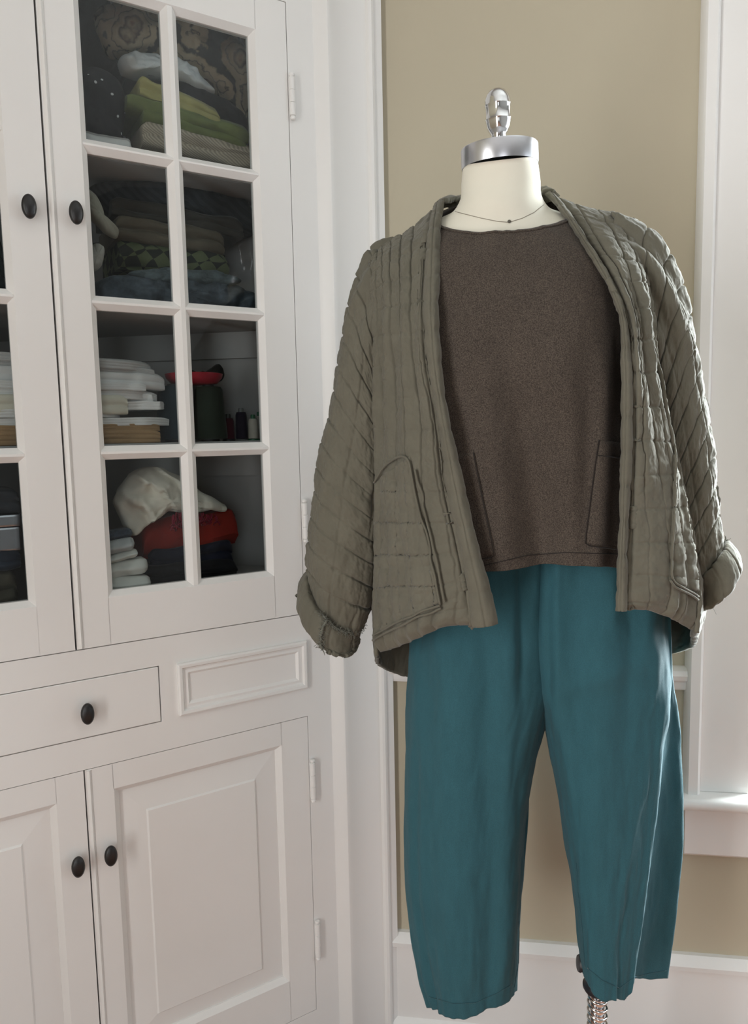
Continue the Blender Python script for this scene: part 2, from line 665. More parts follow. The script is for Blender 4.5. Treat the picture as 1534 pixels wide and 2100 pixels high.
# casing moulding at each side of the face, with a bead near its outer edge
cas = [(0.0, 0.0), (0.0, 0.022), (0.018, 0.022), (0.021, 0.026), (0.026, 0.027), (0.031, 0.024), (0.034, 0.017), (0.040, 0.015),
       (0.104, 0.015), (0.112, 0.019), (0.120, 0.019), (0.128, 0.014), (0.136, 0.004), (0.142, 0.0)]
c = MB(); c.prism(cas, lambda a, b, t: (a, b, t), 0.0, CEIL - 0.02)
autosmooth(cpart(c, 'casing', M['paint']), 28)
c = MB(); c.prism([(CW - 0.016 - a, b) for a, b in cas], lambda a, b, t: (a, b, t), 0.0, CEIL - 0.02)
autosmooth(cpart(c, 'casing', M['paint']), 28)


def inner_box(a0, a1, b0, b1, z0, z1):
    """box given in world x, y turned into cabinet space"""
    v = []
    for z in (z0, z1):
        for x, y in ((a0, b0), (a1, b0), (a1, b1), (a0, b1)):
            s, n, zz = w2c(np.array([x, y, z]))
            v.append((s, n, zz))
    return v, [(0, 3, 2, 1), (4, 5, 6, 7), (0, 1, 5, 4), (1, 2, 6, 5), (2, 3, 7, 6), (3, 0, 4, 7)]


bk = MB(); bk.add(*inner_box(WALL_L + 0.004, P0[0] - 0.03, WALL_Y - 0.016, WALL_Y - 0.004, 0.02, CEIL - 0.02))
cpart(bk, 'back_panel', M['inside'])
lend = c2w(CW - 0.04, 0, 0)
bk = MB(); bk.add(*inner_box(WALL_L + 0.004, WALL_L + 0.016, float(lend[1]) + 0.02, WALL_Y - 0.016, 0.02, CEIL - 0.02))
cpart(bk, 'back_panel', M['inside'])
# shelves: triangular boards
cx, cn, _ = w2c(np.array([WALL_L + 0.018, WALL_Y - 0.018, 0]))
sa, na, _ = w2c(np.array([P0[0] - 0.055, WALL_Y - 0.018, 0]))
lb = c2w(CW - 0.07, -0.03, 0)
sb, nb, _ = w2c(np.array([WALL_L + 0.018, lb[1], 0]))
SHELF = (1.070, 1.343, 1.592, 1.846, 2.30)
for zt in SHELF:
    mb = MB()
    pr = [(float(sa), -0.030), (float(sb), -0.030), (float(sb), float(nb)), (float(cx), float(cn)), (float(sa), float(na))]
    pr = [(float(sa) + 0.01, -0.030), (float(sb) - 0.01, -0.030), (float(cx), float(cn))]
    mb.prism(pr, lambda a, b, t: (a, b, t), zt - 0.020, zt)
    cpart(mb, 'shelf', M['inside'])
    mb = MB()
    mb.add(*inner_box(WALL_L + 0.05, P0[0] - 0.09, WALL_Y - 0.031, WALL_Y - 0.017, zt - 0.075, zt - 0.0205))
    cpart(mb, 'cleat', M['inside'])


def bar(mb, a0, a1, z0, z1, n0=-DT, n1=0.0, cl=0, cr=0, cb=0, ct=0, ch=0.010, cd=0.011):
    """a door member whose chosen edges (left, right, bottom, top) fall away in a bevel towards the glass"""
    f = [(a0, n1 - 0), (a1, n1)]
    v = []
    fr = (a0 + cl * ch, a1 - cr * ch, z0 + cb * ch, z1 - ct * ch)
    for (x0, x1, y0, y1, n) in ((fr[0], fr[1], fr[2], fr[3], n1), (a0, a1, z0, z1, n1 - cd), (a0, a1, z0, z1, n0)):
        v += [(x0, n, y0), (x1, n, y0), (x1, n, y1), (x0, n, y1)]
    fc = [(0, 1, 2, 3), (11, 10, 9, 8)]
    for k in (0, 4):
        for i in range(4):
            j = (i + 1) % 4
            fc.append((k + i, k + 4 + i, k + 4 + j, k + j))
    mb.add(v, fc)


ROWS = [(1.086, 1.316), (1.340, 1.570), (1.594, 1.825), (1.848, 2.082)]
GL0, GL1, GM0, GM1 = 0.271, 0.566, 0.4045, 0.4325


def glazed_door(mirror, label=None):
    X = (lambda a: MIR - a) if mirror else (lambda a: a)

    def rect(a, b):
        return (X(b), X(a)) if mirror else (a, b)
    g = 0.0016
    mb = MB()
    # stiles and rails
    a0, a1 = rect(HINGE + g, GL0)
    bar(mb, a0, a1, D_Z0 + g, D_Z1 - g, cr=0 if mirror else 1, cl=1 if mirror else 0)
    a0, a1 = rect(GL1, SEAM - g)
    bar(mb, a0, a1, D_Z0 + g, D_Z1 - g, cl=0 if mirror else 1, cr=1 if mirror else 0)
    a0, a1 = rect(GL0, GL1)
    bar(mb, a0 - .011, a1 + .011, D_Z0 + g, ROWS[0][0], ct=1)
    bar(mb, a0 - .011, a1 + .011, ROWS[3][1], D_Z1 - g, cb=1)
    d = cpart(mb, 'glazed_door', M['paint'])
    if label:
        d['label'] = label
    # muntins
    mb = MB(); m0, m1 = rect(GM0, GM1)
    bar(mb, m0, m1, ROWS[0][0] - .008, ROWS[3][1] + .008, cl=1, cr=1, n1=-0.0006)
    cpart(mb, 'muntin', M['paint'], d)
    for k in range(3):
        mb = MB()
        bar(mb, a0 - .008, a1 + .008, ROWS[k][1], ROWS[k + 1][0], cb=1, ct=1, n1=-0.0012)
        cpart(mb, 'muntin', M['paint'], d)
    for z0, z1 in ROWS:
        for p, q in ((GL0, GM0), (GM1, GL1)):
            x0, x1 = rect(p, q)
            cpart(MB().box(x0 - .004, x1 + .004, -0.0165, -0.0145, z0 - .004, z1 + .004), 'pane', M['glass'], d)
    if not mirror:          # bead along the meeting edge
        mb = MB()
        mb.prism([(SEAM - 0.013, -0.004), (SEAM - 0.013, 0.0005), (SEAM - 0.0085, 0.004), (SEAM - 0.004, 0.0005), (SEAM - 0.002, -0.004)],
                 lambda a, b, t: (a, b, t), D_Z0 + .003, D_Z1 - .003)
        autosmooth(cpart(mb, 'bead', M['paint'], d), 60)
    return d


def knob(parent, s, z):
    mb = MB()
    k, v, f = 28, [], []
    prof = [(0.30, 0.0), (0.30, 0.010), (0.45, 0.013), (0.85, 0.015), (1.0, 0.0195), (0.97, 0.024), (0.75, 0.0275), (0.4, 0.029), (0.02, 0.0295)]
    for r, n in prof:
        for j in range(k):
            th = 2 * math.pi * j / k
            e = 1.0 if r > .4 else 0.0
            v.append((s + r * 0.0112 * math.cos(th), n * 0.78, z + r * (0.0190 if e else 0.0112) * math.sin(th)))
    for i in range(len(prof) - 1):
        for j in range(k):
            f.append((i * k + j, i * k + (j + 1) % k, (i + 1) * k + (j + 1) % k, (i + 1) * k + j))
    f += [tuple(range(k - 1, -1, -1)), tuple(range((len(prof) - 1) * k, len(prof) * k))]
    mb.add(v, f)
    o = cpart(mb, 'knob', M['knob'], parent, smooth=True)
    o['label'] = 'black oval knob'
    return o


def hinge(parent, s, z0, z1):
    mb = MB()
    h = z1 - z0
    r = 0.0056
    prof = [(0.001, 0), (0.0046, 0.001), (0.0056, 0.004), (0.0046, 0.0065), (0.0030, 0.0075), (r, 0.0085), (r, h * .36), (r * .82, h * .365), (r, h * .37), (r, h * .63),
            (r * .82, h * .635), (r, h * .64), (r, h - .0085), (0.0030, h - .0075), (0.0046, h - .0065), (0.0056, h - .004), (0.0046, h - .001), (0.001, h)]
    mb.lathe(prof, (s, 0.0058, z0), 14)
    mb.box(s, s + 0.004, -0.0005, 0.0050, z0 + .009, z1 - .009)
    return autosmooth(cpart(mb, 'hinge', M['paint'], parent), 50)


dr = glazed_door(False)
dl = glazed_door(True)
knob(dr, 0.594, 1.719); knob(dl, 0.664, 1.719)
hinge(dr, 0.192, 1.945, 2.030); hinge(dr, 0.192, 1.137, 1.225)
hinge(dl, MIR - 0.192, 1.945, 2.030); hinge(dl, MIR - 0.192, 1.137, 1.225)

# drawer and the fixed moulded panels beside it
mb = MB().box(0.4966, MIR - 0.4966, -0.30, 0.0012, 0.8335, 0.9365)
dw = cpart(mb, 'drawer', M['paint'], bevel=0.0015)
knob(dw, 0.625, 0.881)


def frame_mould(s0, s1, z0, z1, wd=0.024):
    """picture-frame moulding mitred round a rectangle"""
    pr = [(0.0, 0.0), (0.0, 0.007), (0.003, 0.009), (0.008, 0.0085), (0.011, 0.004), (0.014, 0.0035), (0.019, 0.0045), (wd, 0.0)]
    mb = MB(); v = []; n = len(pr)
    for cxx, czz in ((0, 0), (1, 0), (1, 1), (0, 1)):
        for a, b in pr:
            s = s0 + a if cxx == 0 else s1 - a
            z = z0 + a if czz == 0 else z1 - a
            v.append((s, b, z))
    f = []
    for k in range(4):
        k2 = (k + 1) % 4
        for i in range(n - 1):
            f.append((k * n + i, k2 * n + i, k2 * n + i + 1, k * n + i + 1))
    mb.add(v, f)
    return cpart(mb, 'panel_moulding', M['paint'])


frame_mould(0.197, 0.463, 0.837, 0.936)
frame_mould(MIR - 0.463, MIR - 0.197, 0.837, 0.936)


def panel_door(mirror):
    def rect(a, b):
        return (MIR - b, MIR - a) if mirror else (a, b)
    g = 0.0012
    a0, a1 = rect(HINGE + g, SEAM - g)
    p0, p1 = rect(0.268, 0.576)
    z0, z1 = 0.222, 0.718
    mb = MB()
    ch = dict(ch=0.010, cd=0.009)
    bar(mb, a0, p0, L_Z0 + g, L_Z1 - g, cr=1, **ch)
    bar(mb, p1, a1, L_Z0 + g, L_Z1 - g, cl=1, **ch)
    bar(mb, p0 - .011, p1 + .011, L_Z0 + g, z0, ct=1, **ch)
    bar(mb, p0 - .011, p1 + .011, z1, L_Z1 - g, cb=1, **ch)
    d = cpart(mb, 'panel_door', M['paint'])
    # raised panel: a border that slopes up to a flat field
    f0, f1 = rect(0.317, 0.527); y0, y1 = 0.262, 0.667
    v = []
    for (x0, x1, q0, q1, n) in ((p0 - .006, p1 + .006, z0 - .006, z1 + .006, -0.0125), (f0 - .003, f1 + .003, y0 - .003, y1 + .003, -0.0075),
                                (f0, f1, y0, y1, -0.0045)):
        v += [(x0, n, q0), (x1, n, q0), (x1, n, q1), (x0, n, q1)]
    fc = [(8, 9, 10, 11)]
    for k in (0, 4):
        for i in range(4):
            j = (i + 1) % 4
            fc.append((k + i, k + j, k + 4 + j, k + 4 + i))
    v += [(p0 - .006, -0.020, z0 - .006), (p1 + .006, -0.020, z0 - .006), (p1 + .006, -0.020, z1 + .006), (p0 - .006, -0.020, z1 + .006)]
    fc += [(15, 14, 13, 12)] + [(12 + i, 12 + (i + 1) % 4, (i + 1) % 4, i) for i in range(4)]
    mb = MB(); mb.add(v, fc)
    cpart(mb, 'raised_panel', M['paint'], d)
    if not mirror:
        mb = MB()
        mb.prism([(SEAM - 0.012, -0.004), (SEAM - 0.012, 0.0005), (SEAM - 0.008, 0.0035), (SEAM - 0.004, 0.0005), (SEAM - 0.002, -0.004)],
                 lambda a, b, t: (a, b, t), L_Z0 + .003, L_Z1 - .003)
        autosmooth(cpart(mb, 'bead', M['paint'], d), 60)
    hs = MIR - 0.192 if mirror else 0.192
    hinge(d, hs, 0.590, 0.684); hinge(d, hs, 0.236, 0.327)
    return d


pr_ = panel_door(False); pl_ = panel_door(True)
knob(pr_, 0.601, 0.614); knob(pl_, 0.656, 0.612)

# ------------------------------------------------------------------ dress form
form = thing('dress_form', 'cream muslin dress form with metal neck cap and finial on a sprung pole', 'dress form', tuple(P(1090, 1800, 0)[:2].tolist()) + (0.0,))


def ring(L, R, sag, dc, rd, n=24, p=1.0, back=1.0, dl=None, dr_=None):
    """closed ring of control points: L and R are the ends seen in the picture, sag the picture offset of the front middle"""
    L = np.array(L, float); R = np.array(R, float); s = np.array(sag, float)
    c = (L + R) / 2; a = (R - L) / 2
    th = np.arange(n) / n * 2 * math.pi
    co = np.sign(np.cos(th)) * np.abs(np.cos(th)) ** p
    si = np.sign(np.sin(th)) * np.abs(np.sin(th)) ** p
    k = np.where(si < 0, back, 1.0)
    px = c[0] + a[0] * co + s[0] * si * k
    py = c[1] + a[1] * co + s[1] * si * k
    d = dc + rd * si * k
    return P(px, py, d)


def tube_rings(name, rings, nv, nu, mat, parent, dispf=None, cap=False, thick=0.0, outward='out'):
    G, A, B = surf(rings, nv, nu, closed=True)
    N = normals(G, True, outward)
    if dispf is not None:
        G = G + N * dispf(G, A, B)[..., None]
    f = grid_faces(nv, nu, True)
    f = orient(f, G, N)
    if cap:
        f = f + [tuple(range(nu)), tuple(range((nv - 1) * nu, nv * nu))]
    o = mesh_obj(name, G.reshape(-1, 3), f, mat, parent, smooth=True)
    if thick:
        m = o.modifiers.new('thickness', 'SOLIDIFY'); m.thickness = thick; m.offset = -1
    return o, G, N


# torso and neck (rings from the neck top down)
R_ = []
R_.append(ring((949, 340), (1102, 322), (0, -3), 0.0, 0.0515))
R_.append(ring((946, 378), (1108, 366), (0, 0), 0.0, 0.054))
R_.append(ring((943, 412), (1112, 404), (0, 6), 0.002, 0.062))
R_.append(ring((928, 436), (1128, 428), (0, 14), 0.002, 0.062))
R_.append(ring((895, 456), (1168, 446), (2, 24), 0.0, 0.064))
R_.append(ring((845, 490), (1225, 480), (4, 26), 0.0, 0.066))
R_.append(ring((815, 540), (1262, 532), (4, 25), 0.0, 0.074))
R_.append(ring((830, 650), (1270, 645), (4, 18), 0.0, 0.088))
R_.append(ring((840, 760), (1272, 757), (4, 10), 0.0, 0.098))
R_.append(ring((858, 900), (1262, 900), (4, 5), 0.0, 0.085))
R_.append(ring((860, 1050), (1285, 1050), (4, 12), 0.0, 0.050))
R_.append(ring((880, 1200), (1320, 1200), (4, 15), 0.0, 0.030))
R_.append(ring((890, 1330), (1320, 1330), (4, 15), 0.0, 0.024))
tube_rings('torso', R_, 120, 96, M['muslin'], form, cap=True)[0]
for lx0, lx1, b0, b1 in ((880, 1085, 905, 1020), (1140, 1330, 1195, 1260)):
    rr = [ring((lx0, 1300), (lx1, 1300), (0, 18), -0.004, 0.062), ring((lx0 + 8, 1500), (lx1 - 8, 1500), (0, 22), -0.004, 0.06),
          ring((lx0 * .5 + b0 * .5, 1750), (lx1 * .5 + b1 * .5, 1750), (0, 22), -0.004, 0.048), ring((b0, 1950), (b1, 1950), (0, 20), -0.004, 0.036)]
    tube_rings('leg', rr, 30, 28, M['muslin'], form, cap=True)

# neck cap: tilted metal band with a flat top
cl = P(946, 331, 0.0); crr = P(1104, 313, 0.0)
cc = (cl + crr) / 2
xa = (crr - cl) / 2; ra = np.linalg.norm(xa) * 1.0; xa = xa / np.linalg.norm(xa)
za = np.cross(xa, [0, 1.0, 0.06]); za = za / np.linalg.norm(za); za = za if za[2] > 0 else -za
ya = np.cross(za, xa)


def tilted_lathe(mb, prof, c, k=64, sy=0.76, flute=None):
    v = []
    for r, h in prof:
        for j in range(k):
            th = 2 * math.pi * j / k
            q = 1.0 if flute is None else flute(th, h)
            v.append(c + za * h + r * q * (math.cos(th) * xa + sy * math.sin(th) * ya))
    f = []
    for i in range(len(prof) - 1):
        for j in range(k):
            f.append((i * k + j, i * k + (j + 1) % k, (i + 1) * k + (j + 1) % k, (i + 1) * k + j))
    f += [tuple(range(k - 1, -1, -1)), tuple(range((len(prof) - 1) * k, len(prof) * k))]
    return mb.add(v, f)


mb = MB()
tilted_lathe(mb, [(ra * .96, -0.0135), (ra, -0.0135), (ra * 1.004, -0.010), (ra * 1.004, 0.0115), (ra * .99, 0.0135), (ra * .3, 0.0145), (0.002, 0.0145)], cc, sy=0.89)
nc = autosmooth(mb.obj('neck_cap', M['brushed'], form), 35)
nc['label'] = 'brushed metal neck cap'
mb = MB()
base = cc + za * 0.0140
fr_ = 0.0192


def fin_flute(th, h):
    if 0.017 < h < 0.060:
        return 1.0 - 0.07 * abs(math.cos(3 * th)) ** 1.5
    return 1.0


prof = [(0.016, 0.0), (0.016, 0.002), (0.0105, 0.0035), (0.0105, 0.0165), (0.0135, 0.0195), (0.0172, 0.0255), (0.0188, 0.0330), (fr_, 0.0352), (0.0198, 0.0362), (fr_, 0.0372),
        (0.0186, 0.0450), (0.0186, 0.0500), (fr_, 0.0548), (0.0198, 0.0560), (fr_, 0.0572), (0.0184, 0.0630), (0.0160, 0.0700), (0.0120, 0.0755), (0.0065, 0.0785), (0.001, 0.0793)]
tilted_lathe(mb, prof, base, 72, 1.0, fin_flute)
fn = autosmooth(mb.obj('finial', M['chrome'], form), 50)
fn['label'] = 'polished metal finial'

# ------------------------------------------------------------------ brown top
def gaus(x, c, s):
    return np.exp(-((x - c) / s) ** 2)


shirt = thing('brown_top', 'heathered brown jersey top with patch pockets under the open jacket', 'top', tuple(P(1052, 1170, 0).tolist()))


def shirt_disp(G, A, B):
    px, py = proj(G)
    front = np.clip((FY - G[..., 1]) / 0.05, 0, 1)
    lo = np.clip((py - 620) / 450, 0, 1)
    d = 0.010 * gaus(px, 1236 - (py - 800) * 0.05, 20) * np.clip((py - 680) / 120, 0, 1)
    d += -0.022 * gaus(px, 1118 + (py - 1150) * 0.16, 40) * lo
    d += 0.010 * gaus(px, 1030 + (py - 1150) * 0.12, 40) * lo
    d += 0.007 * gaus(px, 1172, 26) * lo
    d += 0.0022 * fbm(A * 22, B * 7, 3)
    return d * front


R_ = []


def sring(L, R, yl, yr, yf, df, db, p=0.66):
    g = ring((L, yl), (R, yr), (0, yf - (yl + yr) / 2), 0.0, df, n=28, p=p, back=abs(db) / df)
    return g


R_.append(sring(896, 1172, 450, 434, 473, 0.076, -0.088, 0.98))
R_.append(sring(868, 1208, 472, 460, 496, 0.086, -0.09, 0.85))
R_.append(sring(832, 1262, 520, 512, 542, 0.102, -0.10))
R_.append(sring(818, 1288, 620, 618, 636, 0.122, -0.11))
R_.append(sring(812, 1292, 730, 728, 742, 0.133, -0.115))
R_.append(sring(808, 1296, 860, 860, 872, 0.132, -0.115))
R_.append(sring(808, 1302, 1000, 1000, 1010, 0.130, -0.12))
R_.append(sring(812, 1306, 1110, 1105, 1104, 0.130, -0.125))
R_.append(sring(818, 1308, 1240, 1205, 1166, 0.130, -0.125))
so, SG, SN = tube_rings('body', R_, 260, 360, M['shirt'], shirt, shirt_disp, thick=0.0016)


def bvh_of(*grids, closed=False):
    V = []; F = []
    for G in grids:
        n = len(V)
        V += G.reshape(-1, 3).tolist()
        F += [tuple(i + n for i in f) for f in grid_faces(G.shape[0], G.shape[1], closed)]
    return BVHTree.FromPolygons(V, F)


CAMO = Vector((0, 0, CAMZ))


def stick(bvh, px, py, off, far=None):
    v = rays(px, py); v = v / np.linalg.norm(v)
    loc, nor, idx, dist = bvh.ray_cast(CAMO, Vector(v))
    if loc is None:
        if far is None:
            return None
        return np.array(P(px, py, far)) - v * off
    n = np.array(nor)
    if n @ v > 0:
        n = -n
    return np.array(loc) + n * off


def stick_line(bvh, pts, off, step=7.0):
    """follow a pixel polyline over a surface"""
    out = []
    for (x0, y0), (x1, y1) in zip(pts[:-1], pts[1:]):
        k = max(1, int(math.hypot(x1 - x0, y1 - y0) / step))
        for i in range(k):
            t = i / k
            q = stick(bvh, x0 + (x1 - x0) * t, y0 + (y1 - y0) * t, off)
            if q is not None:
                out.append(q)
    q = stick(bvh, *pts[-1], off)
    if q is not None:
        out.append(q)
    return out


def patch(name, bvh, left, right, nv, nu, off, mat, parent, puff=None, thick=0.003, far=None):
    """raised patch between two pixel polylines (same number of points, top to bottom)"""
    l, _ = hermite(np.c_[np.array(left, float), np.zeros(len(left))], nv)
    r, _ = hermite(np.c_[np.array(right, float), np.zeros(len(right))], nv)
    G = np.zeros((nv, nu, 3))
    for i in range(nv):
        for j in range(nu):
            t = j / (nu - 1)
            e = min(i, nv - 1 - i, j, nu - 1 - j)
            o_ = off if e > 0 else 0.0002
            extra = puff(i / (nv - 1), t, l[i, 0] * (1 - t) + r[i, 0] * t, l[i, 1] * (1 - t) + r[i, 1] * t) if (puff and e > 0) else 0.0
            q = stick(bvh, l[i, 0] * (1 - t) + r[i, 0] * t, l[i, 1] * (1 - t) + r[i, 1] * t, o_ + extra, far)
            G[i, j] = q if q is not None else (G[i, j - 1] if j else G[i - 1, j])
    N = normals(G, False, 'camera')
    f = orient(grid_faces(nv, nu), G, N)
    o = mesh_obj(name, G.reshape(-1, 3), f, mat, parent, smooth=True)
    return o, G


sb = bvh_of(SG, closed=True)
pk, _ = patch('pocket', sb, [(908, 936), (915, 1040), (925, 1150)], [(972, 927), (992, 1030), (1015, 1140)], 40, 24, 0.0026, M['shirt'], shirt)
pl2 = MB().tube(stick_line(sb, [(925, 1150), (985, 1146), (1008, 1143), (1014, 1138), (1010, 1115), (992, 1030), (972, 928)], 0.0024), 0.0008, 6).obj('stitching', M['shirt_seam'], pk, smooth=True)
pk2, _ = patch('pocket', sb, [(1228, 901), (1214, 1000), (1199, 1116)], [(1300, 912), (1298, 1010), (1290, 1128)], 40, 24, 0.0034, M['shirt'], shirt)
MB().tube(stick_line(sb, [(1228, 902), (1214, 1000), (1200, 1105), (1200, 1114), (1208, 1119), (1290, 1130)], 0.0030), 0.0009, 6).obj('stitching', M['shirt_seam'], pk2, smooth=True)
MB().tube(stick_line(sb, [(1224, 934), (1255, 938), (1298, 942)], 0.0040), 0.0007, 6).obj('stitching', M['shirt_seam'], pk2, smooth=True)
# hem stitching and the narrow neck facing
MB().tube(stick_line(sb, [(960, 1166), (1000, 1158), (1080, 1139), (1160, 1133), (1280, 1137)], 0.0003), 0.0007, 6).obj('hem_stitching', M['shirt_seam'], shirt, smooth=True)
nk = [SG[2, j] + SN[2, j] * 0.0006 for j in range(0, SG.shape[1], 3)]
MB().tube(nk, 0.0016, 8, closed=True).obj('neck_facing', M['shirt'], shirt, smooth=True)

# seam thread and pin on the form's neck base
tb = bpy.data.objects['torso']
TV = [Vector(v.co) + tb.parent.location for v in tb.data.vertices]
TF = [tuple(p.vertices) for p in tb.data.polygons]
tbv = BVHTree.FromPolygons(TV, TF)
ln = stick_line(tbv, [(912, 428), (945, 437), (985, 447), (1020, 454), (1044, 456), (1070, 448), (1095, 436), (1115, 420), (1118, 413)], 0.0003, 5)
MB().tube(ln, 0.00042, 6).obj('seam_thread', M['seamthread'], form, smooth=True)
pn = stick(tbv, 1044, 455, 0.0008)
MB().lathe([(0.0005, -0.001), (0.0021, 0.0), (0.0024, 0.001), (0.0014, 0.0022), (0.0002, 0.0026)], pn, 12, axis=(0, -1, 0.1)).obj('pin', M['thread'], form, smooth=True)

# pole, spring, collar, clamp knob and floor stand
POLE = P(1225, 2060, -0.004)
px_, py_ = float(POLE[0]), float(POLE[1])
zc = float(P(1225, 2030, -0.004)[2])
MB().lathe([(0.0112, 0.10), (0.0112, zc + 0.05)], (px_, py_, 0), 28).obj('pole', M['chrome'], form, smooth=False)
autosmooth(bpy.data.objects['pole'], 40)
pts = []
n_turn = int((zc - 0.12) / 0.0136)
for i in range(n_turn * 20 + 1):
    th = 2 * math.pi * i / 20
    pts.append((px_ + 0.0150 * math.cos(th), py_ + 0.0150 * math.sin(th), zc - 0.003 - 0.0136 * i / 20))
sp = MB().tube(pts, 0.0019, 8).obj('spring', M['chrome'], form, smooth=True)
sp['label'] = 'bright coil spring'
mb = MB().lathe([(0.012, 0.0), (0.0215, 0.001), (0.0235, 0.005), (0.0235, 0.009), (0.020, 0.012), (0.018, 0.020), (0.018, 0.045), (0.012, 0.048)], (px_, py_, zc), 36)
autosmooth(mb.obj('collar', M['blackplastic'], form), 40)
kq = P(1184, 1975, 0.0)
mb = MB()
d_ = np.array([px_, py_, float(kq[2]) - 0.004]) - kq
mb.tube([kq + d_ * .2, kq + d_ * .95], 0.005, 12)
mb.lathe([(0.002, -0.004), (0.012, -0.003), (0.0135, 0.0), (0.012, 0.004), (0.006, 0.006)], kq + d_ * .12, 20, axis=d_)
autosmooth(mb.obj('clamp_knob', M['blackplastic'], form), 40)
mb = MB()
mb.lathe([(0.03, 0.07), (0.03, 0.115), (0.014, 0.125)], (px_, py_, 0), 28)
for k in range(4):
    a = math.pi / 4 + k * math.pi / 2
    e = np.array([px_ + 0.20 * math.cos(a), py_ + 0.20 * math.sin(a), 0.055])
    mb.tube([np.array([px_, py_, 0.09]), (np.array([px_, py_, 0.09]) + e) / 2 + [0, 0, .01], e], [0.012, 0.011, 0.009], 10)
    mb.lathe([(0.004, -0.010), (0.0255, -0.009), (0.0275, 0), (0.0255, 0.009), (0.004, 0.010)], (e[0], e[1], 0.0276), 20, axis=(math.sin(a), -math.cos(a), 0))
autosmooth(mb.obj('floor_stand', M['blackplastic'], form), 40)

# ------------------------------------------------------------------ teal linen trousers
tr = thing('linen_trousers', 'wide teal linen trousers with barrel legs hanging below the brown top', 'trousers', tuple(P(1110, 2070, 0).tolist()))


def trouser_disp(seed, right):
    def f(G, A, B):
        px, py = proj(G)
        d = 0.0022 * fbm(A * 18, B * 5, seed) + 0.0010 * fbm(A * 60, B * 16, seed + 4)
        d += 0.0016 * np.clip(fbm(A * 34, B * 9, seed + 8), -0.4, 1) * np.clip((py - 1200) / 300, 0, 1)
        top = np.clip((1420 - py) / 220, 0, 1)
        d += 0.0050 * top * np.sin(A * 95 + 2.5 * vnoise(A * 9, B * 4, seed))
        if right:
            cr_ = np.interp(py, [1250, 1480, 1640, 1850, 2010], [1368, 1360, 1347, 1323, 1300])
            fr = (G[..., 1] < FY - 0.01)
            near = gaus(px, cr_ - 26, 36) * fr
            d += 0.0017 * near * fbm(A * 60, B * 11, seed + 12)
        fro = np.clip((FY - 0.02 - G[..., 1]) / 0.03, 0, 1)
        hi = np.clip((1500 - py) / 120, 0, 1)
        st_ = lambda u: np.clip(u, 0, 1) ** 2 * (3 - 2 * np.clip(u, 0, 1))
        if right:                                                # centre front falls back between the two legs
            d -= 0.013 * fro * hi * st_((1146 - px) / 26)
            d += fro * (0.0075 * gaus(px, 1232 - (py - 1300) * .02, 38) - 0.0060 * gaus(px, 1172 + (py - 1300) * .06, 26) - 0.0050 * gaus(px, 1296 - (py - 1300) * .03, 24)) * np.clip((py - 1180) / 150, 0, 1)
            d += fro * 0.005 * gaus(py, 1405 - (px - 1180) * 0.32, 26) * gaus(px, 1220, 90)
        else:
            d -= 0.0045 * gaus(px, np.interp(py, [1500, 1700, 1850, 1960, 2060], [851, 848, 853, 866, 888]), 7) * np.clip((py - 1480) / 120, 0, 1)
            d -= 0.013 * fro * hi * st_((px - 1052) / 26)
            d += fro * (0.0075 * gaus(px, 930 + (py - 1300) * .02, 40) - 0.0060 * gaus(px, 872 + (py - 1300) * .01, 24) - 0.0060 * gaus(px, 1000 + (py - 1300) * .01, 26) + 0.0045 * gaus(px, 1040 - (py - 1500) * .02, 18)) * np.clip((py - 1180) / 150, 0, 1)
        edge = np.clip((py - 1960) / 80, 0, 1)
        d += 0.0022 * edge * vnoise(A * 75, B * 4, 5)
        return d
    return f


def lring(x0, x1, yl, yr, yf, df, db, p=0.86, dc=0.0):
    return ring((x0, yl), (x1, yr), (0, yf - (yl + yr) / 2), dc, df, n=24, p=p, back=abs(db) / df)


R_ = [lring(852, 1170, 1120, 1120, 1128, 0.084, -0.105), lring(845, 1172, 1230, 1225, 1240, 0.092, -0.11), lring(839, 1168, 1340, 1335, 1355, 0.098, -0.11), lring(836, 1150, 1415, 1415, 1435, 0.099, -0.11),
      lring(834, 1119, 1475, 1478, 1500, 0.098, -0.105), lring(831, 1098, 1560, 1560, 1590, 0.096, -0.10), lring(829, 1079, 1700, 1690, 1730, 0.090, -0.095),
      lring(835, 1070, 1840, 1830, 1872, 0.084, -0.085), lring(848, 1064, 1950, 1935, 1990, 0.078, -0.075), lring(860, 1061, 2010, 1990, 2040, 0.074, -0.07),
      lring(874, 1058, 2056, 2028, 2080, 0.070, -0.065)]
lo_, LG, LN = tube_rings('leg', R_, 330, 260, M['pants'], tr, trouser_disp(2, False), thick=0.0016)

